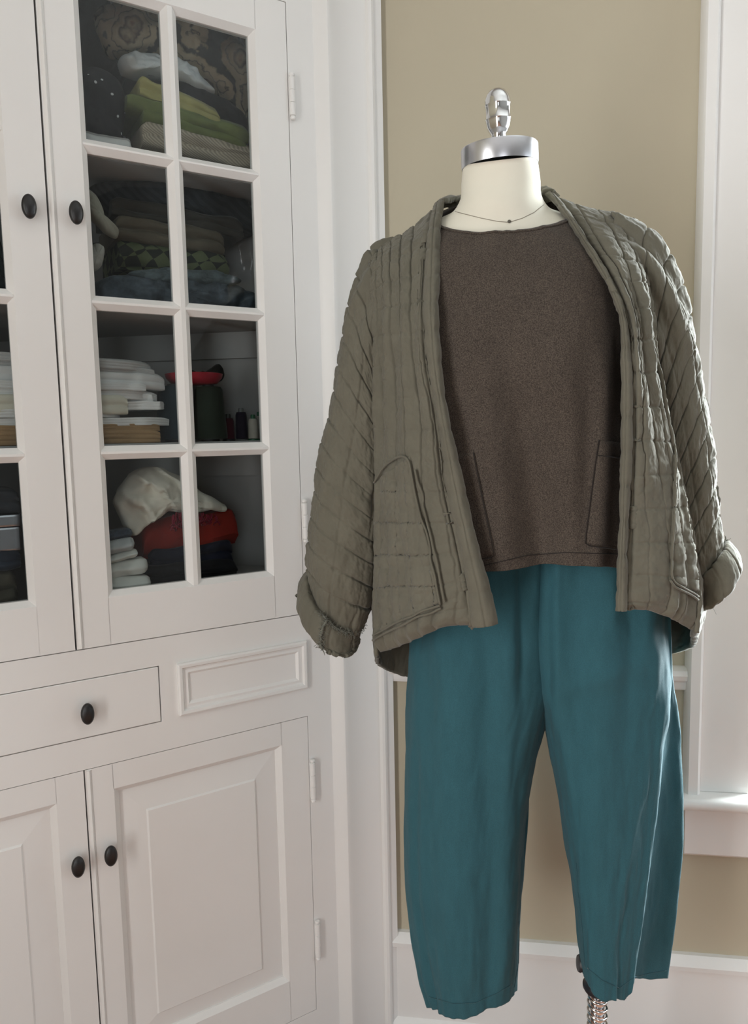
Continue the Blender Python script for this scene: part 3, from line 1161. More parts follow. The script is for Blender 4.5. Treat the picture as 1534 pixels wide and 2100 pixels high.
rows = [  # y, inner x, crease x, outer x, hollow amount, y shift at front
    (1120, 1060, 1364, 1370, 0.0), (1230, 1056, 1367, 1374, 0.0), (1340, 1060, 1368, 1376, 0.10), (1415, 1082, 1366, 1382, 0.6), (1478, 1113, 1361, 1391, 1.0),
    (1560, 1132, 1354, 1398, 1.0), (1640, 1148, 1346, 1401, 1.0), (1760, 1165, 1333, 1397, 1.0), (1850, 1176, 1323, 1390, 1.0), (1940, 1184, 1311, 1380, 1.0),
    (2008, 1193, 1300, 1371, 1.0)]
R_ = []
for y, a, c, o_, hl in rows:
    wv = c - a
    k = (y - 1120) / 890.0
    df = min(0.100, 0.082 + 0.018 * (y - 1120) / 220.0) - 0.022 * k
    hem = max(0.0, (y - 1900) / 108.0)
    yi = y - 14 * hem; yf = y + 12 + 34 * hem ** 1.5
    pts_ = [(a, yi, 0.0), (a + .03 * wv, yi + 4, df * .55), (a + .16 * wv, y + 8 + 16 * hem, df * .92), (a + .42 * wv, yf, df), (a + .70 * wv, yf, df * (1.0 - .05 * hl)),
            (a + .90 * wv, yf - 4, df * (0.78 - .10 * hl)), (c, y + 8 + 8 * hem, df * (0.42 + .16 * hl)),
            (c + 3 - 10 * hl, y + 4 * (1 - hem), df * 0.16 - .034 * hl), (c + .45 * (o_ - c), y, -0.012 - .052 * hl), (o_, y, -0.026 - .052 * hl),
            (o_ - 14, y - 6, -0.066 - .036 * hl), (a + .62 * wv, y - 10, -0.100 + .025 * k), (a + .25 * wv, y - 10, -0.100 + .025 * k), (a + .03 * wv, y - 5, -0.045)]
    R_.append(P([q[0] for q in pts_], [q[1] for q in pts_], [q[2] for q in pts_]))
ro_, RG, RN = tube_rings('leg', R_, 330, 300, M['pants'], tr, trouser_disp(6, True), thick=0.0016)
lbv = bvh_of(LG, RG, closed=True)
for o_, ln in ((lo_, [(880, 2044), (930, 2058), (975, 2056), (1020, 2036), (1050, 2018)]), (ro_, [(1205, 1985), (1235, 2010), (1270, 2026), (1300, 2004), (1330, 1996), (1366, 1990)])):
    MB().tube(stick_line(lbv, ln, 0.0002, 5), 0.0007, 6).obj('hem_stitching', M['pants_seam'], o_, smooth=True)
MB().tube(stick_line(lbv, [(1064, 1890), (1066, 1960), (1054, 2025)], 0.0002), 0.0008, 6).obj('inseam', M['pants_seam'], lo_, smooth=True)
MB().tube(stick_line(lbv, [(1182, 1770), (1186, 1830), (1194, 1900), (1200, 1985)], 0.0002), 0.0008, 6).obj('inseam', M['pants_seam'], ro_, smooth=True)

# ------------------------------------------------------------------ quilted jacket
jk = thing('quilted_jacket', 'olive quilted open-front jacket with rolled cuffs draped over the dress form', 'jacket', tuple(P(1100, 1380, 0).tolist()))


def groove(t, w):
    """0 between stitching lines, -1 in a line at every whole number"""
    f = np.abs(t - np.round(t)) * 2
    return -np.exp(-(f / w) ** 2) - 0.35 * (1 - f) ** 2


def quilt(A, B, pa, pb, ka, kb, seed, warp=0.010):
    wa = A + warp * fbm(A * 6, B * 5, seed) * 0.6 + 0.0012 * fbm(A * 90, B * 60, seed + 1)
    wb = B + warp * 0.5 * fbm(A * 6, B * 5, seed + 5) + 0.0010 * fbm(A * 80, B * 80, seed + 2)
    ma = 0.65 + 0.5 * fbm(A * 12, B * 9, seed + 9, 2)
    mb_ = 0.7 + 0.5 * fbm(A * 14, B * 8, seed + 11, 2)
    d = ka * np.clip(ma, 0.1, 1.4) * groove(wa / pa, 0.10) + kb * np.clip(mb_, 0.1, 1.4) * groove(wb / pb, 0.08)
    d += 0.0016 * fbm(A * 45, B * 20, seed + 3) + 0.0009 * fbm(A * 120, B * 110, seed + 6)
    return d


def pgrid(rows):
    return [[tuple(P(*q).tolist()) for q in r] for r in rows]


def sheet(name, rows, nv, nu, dispf, out, thick, mat=None, mat_in=None, mirror_scale=1.0):
    G, A, B = surf(pgrid(rows), nv, nu)
    N = normals(G, False, out)
    if dispf is not None:
        G = G + N * dispf(G, A, B)[..., None]
    f = orient(grid_faces(nv, nu), G, N)
    o = mesh_obj(name, G.reshape(-1, 3), f, mat or M['jacket'], jk, smooth=True)
    m = o.modifiers.new('thickness', 'SOLIDIFY'); m.thickness = thick; m.offset = -1
    return o, G


def q_panel(seed, inner):
    def f(G, A, B):
        ai = (A.max() - 0.0095) if inner else 0.0095
        px, py = proj(G)
        bm_ = B.max()
        d = quilt(A, B, 0.0255, 0.0445, 0.0042, 0.0019, seed)
        d -= 0.0060 * gaus(A, ai, 0.0045) * np.clip((bm_ - B) / 0.06, 0, 1) * np.clip(B / 0.05, 0, 1)                        # seam against the front band
        fold = np.clip((B / bm_ - 0.12) / 0.2, 0, 1) * np.clip((0.75 - B / bm_) / 0.3, 0, 1)
        d += 0.0040 * fold * np.sin(A * 120 + 3 * fbm(A * 5, B * 3, seed + 20))
        e = np.clip((B - (bm_ - 0.020)) / 0.020, 0, 1)
        d += -0.010 * e ** 2.5                                   # hem rolls under
        d += 0.0024 * np.clip((B - (bm_ - 0.05)) / 0.03, 0, 1) * np.sin(A * 230 + 3 * vnoise(A * 30, B * 2, seed))
        return d
    return f


LP_ = [[(764, 515, -.012), (792, 496, -.012), (830, 472, -.012), (862, 449, -.015), (889, 420, -.02)],
       [(757, 545, .008), (790, 524, .025), (828, 502, .038), (856, 486, .045), (876, 470, .05)],
       [(756, 600, .020), (790, 580, .060), (826, 570, .082), (852, 562, .092), (870, 558, .097)],
       [(760, 660, .026), (792, 650, .082), (826, 645, .108), (850, 642, .121), (867, 640, .127)],
       [(765, 745, .028), (797, 742, .088), (832, 740, .121), (856, 740, .136), (873, 740, .142)],
       [(767, 860, .028), (802, 860, .092), (842, 862, .131), (872, 862, .147), (894, 862, .152)],
       [(767, 1000, .028), (806, 1002, .096), (852, 1005, .137), (887, 1005, .152), (912, 1004, .157)],
       [(766, 1125, .028), (812, 1126, .100), (864, 1126, .142), (907, 1124, .157), (939, 1121, .162)],
       [(764, 1240, .028), (815, 1240, .103), (870, 1234, .147), (921, 1228, .162), (959, 1224, .167)],
       [(767, 1340, .028), (815, 1324, .104), (866, 1303, .148), (914, 1287, .163), (966, 1287, .170)]]
LP_ = [r + [(r[-1][0] + 12, r[-1][1] + 0.5, r[-1][2] - 0.006)] for r in LP_]
jl, JLG = sheet('front_panel', LP_, 420, 250, q_panel(3, True), 'camera', 0.007)
RP_ = [[(1148, 404, -.015), (1190, 416, -.012), (1245, 428, -.012), (1302, 447, -.02)],
       [(1178, 448, .030), (1222, 455, .036), (1270, 468, .030), (1315, 488, .004)],
       [(1210, 500, .072), (1248, 505, .080), (1290, 515, .070), (1324, 530, .018)],
       [(1248, 560, .105), (1276, 562, .110), (1307, 568, .100), (1335, 578, .055)],
       [(1285, 640, .133), (1304, 640, .137), (1326, 643, .118), (1346, 650, .078)],
       [(1299, 740, .147), (1316, 740, .143), (1336, 740, .124), (1353, 740, .092)],
       [(1301, 860, .153), (1323, 860, .148), (1350, 860, .126), (1374, 860, .096)],
       [(1297, 1000, .158), (1326, 1000, .153), (1366, 1000, .131), (1404, 1000, .098)],
       [(1293, 1120, .162), (1331, 1120, .158), (1381, 1120, .134), (1425, 1125, .100)],
       [(1291, 1205, .167), (1331, 1205, .162), (1387, 1210, .138), (1437, 1222, .102)],
       [(1289, 1254, .168), (1333, 1254, .163), (1380, 1268, .142), (1437, 1296, .104)]]
RP_ = [[(r[0][0] - 12, r[0][1] - 0.5, r[0][2] - 0.006)] + r for r in RP_]
jr, JRG = sheet('front_panel', RP_, 420, 220, q_panel(14, False), 'camera', 0.007)


# front bands: thicker, quilted lengthwise
def q_band(seed):
    def f(G, A, B):
        t = A / A.max()
        d = 0.0060 * np.sqrt(np.clip(1 - (2 * t - 1) ** 2, 0, 1)) - 0.0045
        d += 0.0010 * groove((B + 0.001 * fbm(A * 20, B * 20, seed)) / 0.0445, 0.22)
        d += 0.0016 * groove((t * 2 + 0.10 * vnoise(A * 2, B * 9, seed + 2)), 0.16) * np.clip(np.minimum(t, 1 - t) / 0.2, 0, 1)
        d += 0.0013 * fbm(A * 40, B * 14, seed + 4) + 0.0006 * fbm(A * 130, B * 90, seed + 6)
        return d
    return f


LB_ = [[(887, 424, -.022), (898, 412, -.018), (910, 408, -.012)],
       [(873, 470, .049), (890, 464, .058), (907, 470, .050)],
       [(868, 556, .096), (888, 556, .106), (906, 558, .094)],
       [(865, 640, .126), (886, 640, .138), (904, 640, .126)],
       [(871, 740, .141), (892, 740, .154), (910, 740, .142)],
       [(892, 862, .151), (911, 862, .165), (928, 862, .153)],
       [(910, 1004, .156), (937, 1003, .170), (958, 1000, .157)],
       [(937, 1121, .161), (963, 1120, .175), (985, 1117, .162)],
       [(957, 1224, .166), (987, 1222, .180), (1012, 1216, .167)],
       [(964, 1288, .169), (998, 1286, .182), (1027, 1279, .169)]]
bl, BLG = sheet('front_band', LB_, 420, 60, q_band(31), 'camera', 0.004)
RB_ = [[(1116, 392, -.020), (1132, 394, -.016), (1149, 402, -.018)],
       [(1146, 436, .018), (1164, 436, .036), (1181, 446, .032)],
       [(1180, 488, .060), (1197, 488, .076), (1213, 498, .074)],
       [(1216, 546, .092), (1234, 550, .110), (1251, 558, .107)],
       [(1262, 636, .122), (1274, 638, .140), (1287, 640, .135)],
       [(1269, 740, .140), (1285, 740, .154), (1301, 740, .148)],
       [(1269, 860, .148), (1286, 860, .163), (1302, 860, .154)],
       [(1266, 1000, .153), (1282, 1000, .168), (1298, 1000, .159)],
       [(1263, 1120, .158), (1278, 1120, .172), (1294, 1120, .163)],
       [(1261, 1205, .162), (1276, 1206, .176), (1292, 1205, .168)],
       [(1260, 1253, .164), (1276, 1254, .178), (1291, 1254, .169)]]
br, BRG = sheet('front_band', RB_, 420, 60, q_band(37), 'camera', 0.004)

# collar round the back of the neck
CO_ = [[(887, 424, -.022), (898, 411, -.019), (910, 407, -.012)],
       [(905, 420, -.060), (918, 402, -.055), (930, 404, -.046)],
       [(950, 440, -.095), (955, 398, -.085), (960, 404, -.074)],
       [(1026, 450, -.110), (1026, 396, -.098), (1026, 402, -.088)],
       [(1095, 430, -.098), (1090, 386, -.086), (1084, 394, -.076)],
       [(1130, 412, -.062), (1116, 380, -.058), (1104, 388, -.052)],
       [(1149, 402, -.018), (1130, 388, -.022), (1114, 390, -.022)]]
sheet('collar', CO_, 120, 40, lambda G, A, B: 0.0012 * fbm(A * 60, B * 50, 5) + 0.0012 * groove(B / 0.03, .14), 'back', 0.008)

# back panel
BP_ = []
ys = [(522, 447, 430), (600, 530, 520), (745, 740, 720), (1000, 1000, 1000), (1150, 1140, 1150), (1240, 1230, 1290), (1345, 1298, 1388)]
lx = [(764, -.012), (756, .020), (765, .028), (767, .028), (766, .028), (764, .028), (768, .026)]
rx = [(1302, -.02), (1324, .012), (1353, .092), (1404, .098), (1428, .100), (1438, .102), (1436, .104)]
for i, (yl, yr, yb) in enumerate(ys):
    f_ = min(1, i / 3)
    low = 1.0 if i == 6 else 0.0
    BP_.append([(lx[i][0], yl, lx[i][1]), (lx[i][0] + 6 + 2 * low, yl * .6 + yb * .4 + 4 * low, -.04 - .03 * f_), (860 - 28 * low, yl * .3 + yb * .7 + 10 * low, -.08 - .06 * f_),
                (1030, yb, -.09 - .08 * f_), (1230, yr * .3 + yb * .7, -.08 - .07 * f_), (rx[i][0] - 24 - 22 * low, yr * .5 + yb * .5 - 4 * low, -.04 - .05 * f_), (rx[i][0], yr, rx[i][1])])
BP_[0] = [(764, 518, -.014), (792, 502, -.03), (862, 464, -.05), (1026, 450, -.09), (1190, 434, -.05), (1250, 444, -.03), (1300, 454, -.022)]
sheet('back_panel', BP_, 150, 240, lambda G, A, B: quilt(A, B, 0.0255, 0.0445, 0.0026, 0.0014, 44), 'back', 0.006)


# sleeves
def q_sleeve(seed):
    def f(G, A, B):
        d = quilt(A, B, 0.058, 0.0385, 0.0020, 0.0050, seed, 0.008)
        up = np.clip((0.22 - B) / 0.15, 0, 1)
        d += 0.0050 * up * np.sin(A * 90 + 3 * fbm(A * 6, B * 4, seed + 21))
        d += 0.0022 * fbm(A * 14, B * 20, seed + 22)
        return d
    return f


SL = [((812, 492), (815, 690), .060), ((762, 513), (800, 735), .066), ((735, 560), (799, 775), .068), ((713, 622), (802, 822), .068), ((698, 720), (803, 885), .068),
      ((679, 810), (800, 955), .068), ((658, 905), (795, 1033), .068), ((643, 1000), (788, 1112), .068), ((632, 1095), (778, 1190), .066), ((630, 1165), (766, 1240), .062),
      ((637, 1196), (752, 1266), .054), ((644, 1222), (744, 1286), .050)]
R_ = [ring(a, b, (-4, 10) if i < 9 else ((-5, 24), (-6, 42), (-4, 52))[i - 9], -0.032, r, n=20, p=0.92) for i, (a, b, r) in enumerate(SL)]
sl, SLG, _ = tube_rings('sleeve', R_, 640, 300, M['jacket'], jk, q_sleeve(51), thick=0.005)
SR = [((1255, 434), (1300, 690), .060), ((1332, 472), (1312, 735), .066), ((1384, 545), (1322, 780), .068), ((1411, 628), (1334, 835), .066), ((1427, 705), (1346, 900), .064),
      ((1444, 792), (1362, 980), .062), ((1461, 900), (1377, 1060), .062), ((1473, 1010), (1392, 1130), .060), ((1479, 1085), (1407, 1190), .056), ((1482, 1128), (1420, 1222), .050), ((1494, 1156), (1430, 1240), .048)]
R_ = [ring(b, a, (6, 8) if i < 9 else ((8, 12), (10, 18))[i - 9], -0.014, r, n=20, p=0.74) for i, (a, b, r) in enumerate(SR)]
sr, SRG, _ = tube_rings('sleeve', R_, 640, 300, M['jacket'], jk, q_sleeve(57), thick=0.005)


# rolled cuffs
def q_cuff(seed):
    def f(G, A, B):
        return 0.0016 * groove(A / 0.042, 0.08) + 0.0018 * fbm(A * 30, B * 20, seed) + 0.0008 * fbm(A * 120, B * 100, seed + 2)
    return f


def cuff(rr, seed, nu=260, nv=90):
    return tube_rings('cuff', rr, nv, nu, M['jacket'], jk, q_cuff(seed), thick=0.004)


cL = -0.030
rr = [ring((638, 1195), (746, 1272), (-8, 44), cL, .052, n=24), ring((630, 1187), (748, 1276), (-12, 50), cL, .060, n=24), ring((620, 1194), (746, 1284), (-14, 64), cL, .066, n=24),
      ring((608, 1216), (741, 1294), (-6, 78), cL, .066, n=24), ring((607, 1228), (737, 1300), (2, 74), cL, .064, n=24), ring((614, 1232), (732, 1300), (2, 66), cL, .058, n=24),
      ring((622, 1222), (734, 1290), (0, 56), cL, .052, n=24)]
cuL, CLG, _ = cuff(rr, 61)
cR = -0.012
rr = [ring((1418, 1190), (1482, 1120), (8, 10), cR, .048, n=24), ring((1414, 1194), (1491, 1110), (8, 10), cR, .056, n=24), ring((1416, 1210), (1506, 1124), (14, 16), cR, .062, n=24),
      ring((1424, 1238), (1518, 1158), (16, 26), cR, .062, n=24), ring((1430, 1244), (1513, 1166), (12, 22), cR, .056, n=24), ring((1432, 1238), (1502, 1164), (8, 18), cR, .048, n=24)]
cuR, CRG, _ = cuff(rr, 67)

# pockets and piping on the fronts
jbv = bvh_of(JLG, BLG)
rbv = bvh_of(JRG, BRG)


def relax(q, n=4):
    q = np.array(q)
    for _ in range(n):
        q[1:-1] = 0.5 * q[1:-1] + 0.25 * (q[:-2] + q[2:])
    return list(q)


def pk_puff(i, t, x, y):
    return 0.0022 * float(groove(np.array((x + 0.35 * (y - 1000) * -0.28 + 4 * float(vnoise(x / 30, y / 30, 2))) / 34.0), 0.28)) \
        + 0.0012 * float(groove(np.array(y / 58.0 + 0.1 * float(vnoise(x / 40, y / 40, 4))), 0.26)) + 0.0008 * float(fbm(x / 14, y / 20, 8))


pkl, _ = patch('pocket', jbv, [(772, 985), (771, 1060), (770, 1130), (770, 1210), (772, 1300)], [(842, 934), (854, 1010), (872, 1085), (890, 1160), (905, 1236)], 110, 64, 0.0050, M['jacket'], jk, pk_puff)
for off_, ln in (((0, 0), [(772, 990), (790, 960), (812, 940), (834, 931), (842, 936), (846, 965), (854, 1010), (872, 1085), (890, 1160), (905, 1238)]),
                 ((8, -2), [(846, 965), (856, 1010), (874, 1085), (892, 1160), (906, 1236)]),
                 ((0, 0), [(905, 1239), (870, 1252), (830, 1272), (795, 1288), (769, 1302)]), ((0, 8), [(908, 1240), (870, 1253), (830, 1273), (795, 1289), (769, 1303)])):
    q = relax(stick_line(jbv, [(x + off_[0], y + off_[1]) for x, y in ln], 0.0046, 6))
    MB().tube(q, 0.0017, 8).obj('piping', M['jacket'], pkl, smooth=True)
pkr, _ = patch('pocket', rbv, [(1381, 900), (1380, 990), (1377, 1080), (1373, 1150), (1372, 1192)], [(1388, 915), (1402, 990), (1418, 1080), (1428, 1150), (1432, 1216)], 90, 30, 0.0040, M['jacket'], jk, pk_puff, far=0.06)
for ln in ([(1381, 898), (1380, 990), (1377, 1080), (1373, 1150), (1371, 1185), (1378, 1196), (1400, 1206), (1432, 1222)], [(1369, 1190), (1378, 1203), (1400, 1213), (1432, 1229)]):
    MB().tube(relax(stick_line(rbv, ln, 0.0042, 6)), 0.0016, 8).obj('piping', M['jacket'], pkr, smooth=True)

# frayed raw edges on the cuffs and loose threads
def fray(pts, r, seed, n=120):
    mb = MB()
    rnd = random.Random(seed)
    mb.tube([p + np.array([rnd.uniform(-1, 1), rnd.uniform(-1, 1), rnd.uniform(-1, 1)]) * r * 0.25 for p in pts], [r * rnd.uniform(.7, 1.2) for p in pts], 7)
    for k in range(n):
        p = pts[rnd.randrange(len(pts))]
        d = np.array([rnd.uniform(-1, 1), rnd.uniform(-1, 0.2), rnd.uniform(-1, 1)]); d /= np.linalg.norm(d)
        e = np.array([rnd.uniform(-1, 1), rnd.uniform(-1, 1), rnd.uniform(-1, 1)]) * 0.004
        l_ = rnd.uniform(0.003, 0.010)
        mb.tube([p, p + d * l_ * .5 + e * .3, p + d * l_ + e], 0.0004, 4)
    return mb


def ring_pts(G, i, j0, j1, off=0.002):
    c = G[i].mean(0)
    out = []
    for j in range(j0, j1, 3):
        q = G[i, j % G.shape[1]]
        n = q - c; n /= np.linalg.norm(n)
        out.append(q + n * off)
    return out


fray(ring_pts(CLG, 6, 8, 74), 0.0018, 3, 220).obj('frayed_edge', M['fray'], cuL, smooth=True, fix=False)
lnp = [CLG[int(i), 62] + np.array([0.001, -0.003, 0]) for i in np.linspace(8, 58, 10)]
fray(lnp, 0.0022, 5, 90).obj('frayed_seam', M['fray'], cuL, smooth=True, fix=False)
fray(ring_pts(CRG, 6, 200, 262), 0.0016, 7, 160).obj('frayed_edge', M['fray'], cuR, smooth=True, fix=False)
for pxs in ([(1455, 1244, 0.02), (1466, 1250, .02), (1470, 1262, .02)], [(1437, 1246, .02), (1439, 1256, .02), (1433, 1264, .02)], [(1418, 1348, 0.0), (1430, 1355, .0), (1436, 1366, .0)]):
    pass
th_ = [P(1456, 1240, 0.01), P(1463, 1248, 0.012), P(1469, 1260, 0.012)]
MB().tube(th_, 0.0003, 5).obj('loose_thread', M['fray'], cuR, smooth=True)

# ------------------------------------------------------------------ things behind the glass
CM = {}


def cm(name, col, **kw):
    if name not in CM:
        CM[name] = cloth('fabric_' + name, col, kw.get('var', 0.15), kw.get('scale', 30), kw.get('weave', 700), 0.3, 0.9, sheen=0.15, fleck=kw.get('fleck', 0.0))
    return CM[name]


def px_box(x0, y0, x1, y1, n):
    xm, ym = (x0 + x1) / 2, (y0 + y1) / 2
    return CP(x1, ym, n)[0], CP(x0, ym, n)[0], CP(xm, y1, n)[1], CP(xm, y0, n)[1]


def folded(name, label, cat, box, n, depth, layers, mat, group=None, slope=0.0, taper=0.0, seed=0, wav=0.004, rest=None, rnd=0.5, slant=0.0):
    """a folded length of cloth: rounded fold edges to the front; slope raises the far (right) end"""
    s0, s1, z0, z1 = px_box(*box, n)
    if rest is not None:
        z0 = rest
    h = (z1 - z0) / layers
    prof = []
    for k in range(layers):
        for t in np.linspace(0.04, 0.96, 8):
            prof.append((-h * rnd * (1 - math.sqrt(max(0, 1 - (2 * t - 1) ** 2))), z0 + (k + t) * h, 1.0))
    for t in np.linspace(0.1, 1.0, 6):
        prof.append((-depth * t, z1, 0.6))
    for t in np.linspace(1.0, 0.1, 5):
        prof.append((-depth * t, z0, 0.0))
    ns = 30
    v = []
    for i in range(ns):
        u = i / (ns - 1)
        s = s0 + (s1 - s0) * u
        edge = min(1.0, min(u, 1 - u) / 0.05)
        sq = 0.80 + 0.20 * math.sqrt(edge)
        for j, (dn, z, wgt) in enumerate(prof):
            zz = (z - z0) * (1 - taper * u) * (sq if wgt > 0 else 1)
            nz = 0 if wgt == 0 else float(vnoise(u * 5 + seed, z * 60, seed + 1)) * wav
            nn = float(vnoise(u * 6 + seed * 2, z * 80, seed + 3)) * wav * 1.6
            v.append((s, n + dn + nn - (1 - edge) * 0.004 - slant * max(0.0, 1 - u / 0.16) * (1 if dn > -depth * .5 else 0), z0 + zz + nz + slope * (1 - u) * (wgt if wgt else 1.0)))
    m = len(prof)
    f = []
    for i in range(ns - 1):
        for j in range(m):
            f.append((i * m + j, i * m + (j + 1) % m, (i + 1) * m + (j + 1) % m, (i + 1) * m + j))
    f += [tuple(range(m - 1, -1, -1)), tuple(range((ns - 1) * m, ns * m))]
    A_ = np.array(v)
    Wd = c2w(A_[:, 0], A_[:, 1], A_[:, 2])
    o = top_mesh(name, Wd, f, mat, label, cat, group)
    bm = bmesh.new(); bm.from_mesh(o.data); bmesh.ops.recalc_face_normals(bm, faces=bm.faces); bm.to_mesh(o.data); bm.free()
    autosmooth(o, 50)
    return o


def bundle(name, label, cat, outline, n, depth, mat, seed=0, amp=0.006, group=None, freq=3.0, flat_to=None, lay=None):
    """crumpled cloth: a puffed body whose outline is given by pixel points, front bulging towards the glass"""
    pts = np.array([CP(x, y, n) for x, y in outline])
    C3 = np.c_[pts, np.zeros(len(pts))]
    loop, _ = hermite(C3, 96, closed=True)
    loop = loop[:, :2]
    c = loop.mean(0)
    v = []; f = []
    nr = 26
    for side in (1, -1):
        for i in range(1, nr + 1):
            r = i / nr
            for j in range(96):
                q = c + (loop[j] - c) * math.sin(r * math.pi / 2) ** 0.8
                bul = depth / 2 * math.cos(r * math.pi / 2) ** 0.75
                w_ = float(fbm(q[0] * 10 * freq + seed, q[1] * 10 * freq, seed)) * amp - 1.3 * amp * (abs(float(vnoise(q[0] * 9 * freq + q[1] * 6 * freq, q[1] * 3 * freq + seed, seed + 7))) ** 0.6 - 0.5) + 0.5 * amp * float(vnoise(j / 3.0, r * 2 + seed, seed + 3)) * (r)
                if lay is not None:                      # overlapping layers that step down along a direction
                    (a0, b0), (a1, b1) = CP(*lay[0], n), CP(*lay[1], n)
                    u = ((q[0] - a0) * (a1 - a0) + (q[1] - b0) * (b1 - b0)) / ((a1 - a0) ** 2 + (b1 - b0) ** 2)
                    u = u * lay[2] + 0.45 * float(vnoise(q[0] * 28, q[1] * 28, seed + 2)) + 0.12 * float(vnoise(q[0] * 90, q[1] * 90, seed + 4))
                    w_ = w_ * 0.5 + lay[3] * ((u % 1.0) ** 1.5 - 0.4) * min(1.0, (1 - r) * 6)
                nn = n - depth / 2 + side * (bul + (w_ if i < nr else 0))
                zz = q[1] if flat_to is None else max(q[1], flat_to)
                v.append((q[0], nn, zz))
    for side in (0, 1):
        o_ = side * nr * 96
        ctr = len(v)
        w_ = 0
        v.append((c[0], n - depth / 2 + (1 if side == 0 else -1) * depth / 2, c[1]))
        for j in range(96):
            f.append((ctr, o_ + j, o_ + (j + 1) % 96) if side == 0 else (ctr, o_ + (j + 1) % 96, o_ + j))
        for i in range(nr - 1):
            for j in range(96):
                a, b = o_ + i * 96 + j, o_ + i * 96 + (j + 1) % 96
                f.append((a, a + 96, b + 96, b))
    for j in range(96):
        a = (nr - 1) * 96 + j; b = (nr - 1) * 96 + (j + 1) % 96
        f.append((a, a + nr * 96, b + nr * 96, b))
    A_ = np.array(v)
    o = top_mesh(name, c2w(A_[:, 0], A_[:, 1], A_[:, 2]), f, mat, label, cat, group)
    bm = bmesh.new(); bm.from_mesh(o.data)
    bmesh.ops.remove_doubles(bm, verts=bm.verts, dist=1e-5)
    bmesh.ops.recalc_face_normals(bm, faces=bm.faces); bm.to_mesh(o.data); bm.free()
    o.data.polygons.foreach_set('use_smooth', [True] * len(o.data.polygons))
    return o


def paisley():
    m, nt, b = new_mat('fabric_medallion')
    v = mapped(nt, (1, 1, 1))
    vo = node(nt, 'ShaderNodeTexVoronoi', i_Scale=17.0)
    nt.links.new(v, vo.inputs['Vector'])
    ns = node(nt, 'ShaderNodeTexNoise', i_Scale=60.0, i_Detail=3.0)
    nt.links.new(v, ns.inputs['Vector'])
    ad = node(nt, 'ShaderNodeMath', operation='MULTIPLY_ADD'); ad.inputs[1].default_value = 0.35; 
    nt.links.new(ns.outputs[0], ad.inputs[0]); nt.links.new(vo.outputs['Distance'], ad.inputs[2])
    c = ramp(nt, ad.outputs[0], [(0.22, (0.20, 0.045, 0.03)), (0.31, (0.42, 0.34, 0.22)), (0.43, (0.06, 0.025, 0.018)), (0.50, (0.45, 0.37, 0.25)), (0.62, (0.36, 0.29, 0.19)), (0.65, (0.05, 0.04, 0.03)), (0.68, (0.42, 0.34, 0.23)), (0.82, (0.40, 0.32, 0.21)), (0.87, (0.03, 0.025, 0.02)), (1.0, (0.02, 0.018, 0.016))])
    nt.links.new(c, b.inputs['Base Color'])
    b.inputs['Roughness'].default_value = 0.9
    return m


def diamonds():
    m, nt, b = new_mat('fabric_diamond_check')
    ch = node(nt, 'ShaderNodeTexChecker', i_Scale=1.0)
    ch.inputs['Color1'].default_value = (0.085, 0.105, 0.05, 1); ch.inputs['Color2'].default_value = (0.012, 0.016, 0.012, 1)
    nt.links.new(mapped(nt, (42, 42, 52), (0, R90 / 2, 0.9)), ch.inputs['Vector'])
    nt.links.new(ch.outputs[0], b.inputs['Base Color'])
    b.inputs['Roughness'].default_value = 0.9
    return m


def stripes(name, c1, c2, scale):
    m, nt, b = new_mat('fabric_' + name)
    wv = node(nt, 'ShaderNodeTexWave', i_Scale=scale, i_Distortion=1.0)
    nt.links.new(mapped(nt, (1, 1, 1), (0.2, 0.6, 0.4)), wv.inputs['Vector'])
    nt.links.new(ramp(nt, wv.outputs[0], [(0.4, c1), (0.6, c2)]), b.inputs['Base Color'])
    b.inputs['Roughness'].default_value = 0.9
    return m


def stars():
    m, nt, b = new_mat('fabric_black_with_white_stars')
    vo = node(nt, 'ShaderNodeTexVoronoi', i_Scale=55.0)
    nt.links.new(mapped(nt), vo.inputs['Vector'])
    nt.links.new(ramp(nt, vo.outputs['Distance'], [(0.0, (0.55, 0.55, 0.55)), (0.12, (0.5, 0.5, 0.5)), (0.15, (0.010, 0.010, 0.013)), (1.0, (0.010, 0.010, 0.013))]), b.inputs['Base Color'])
    b.inputs['Roughness'].default_value = 0.9
    return m


G1 = 'fabrics on the upper shelf'
# upper shelf (top of shelf at 1.846)
Z1 = SHELF[3]
folded('folded_fabric', 'navy blue folded fabric at the very bottom of the upper fabric pile', 'fabric', (392, 316, 540, 342), -0.075, 0.10, 2, cm('navy', (0.035, 0.06, 0.11)), G1, rest=Z1 + .0005, seed=1, wav=.002)
folded('folded_fabric', 'beige striped fabric folded below the green cloths', 'fabric', (296, 268, 535, 316), -0.062, 0.13, 2, stripes('beige_stripe', (0.46, 0.40, 0.31), (0.30, 0.25, 0.19), 90), G1, slope=-0.010, seed=2)
folded('folded_fabric', 'lower of two green woven fabrics, smooth folded edge', 'fabric', (296, 238, 505, 268), -0.066, 0.13, 1, cm('green', (0.135, 0.165, 0.055)), G1, slope=-0.016, seed=3)
folded('folded_fabric', 'upper of two green woven fabrics, with a fringed selvedge', 'fabric', (264, 212, 512, 240), -0.060, 0.14, 1, cm('green_b', (0.145, 0.175, 0.06)), G1, slope=-0.020, seed=4)
folded('folded_fabric', 'yellow-olive stiff fabric folded to a point above the green cloths', 'fabric', (290, 178, 452, 208), -0.064, 0.13, 2, cm('mustard', (0.37, 0.34, 0.14), var=.06), G1, slope=-0.026, taper=-0.3, seed=5)
bundle('black_fabric', 'plain black fabric wedged above the yellow-olive cloth', 'fabric', [(300, 170), (360, 150), (430, 175), (490, 205), (520, 240), (516, 268), (470, 255), (420, 232), (360, 205), (315, 190)], -0.085, 0.08, cm('black', (0.014, 0.014, 0.016)), 3, 0.004, G1)
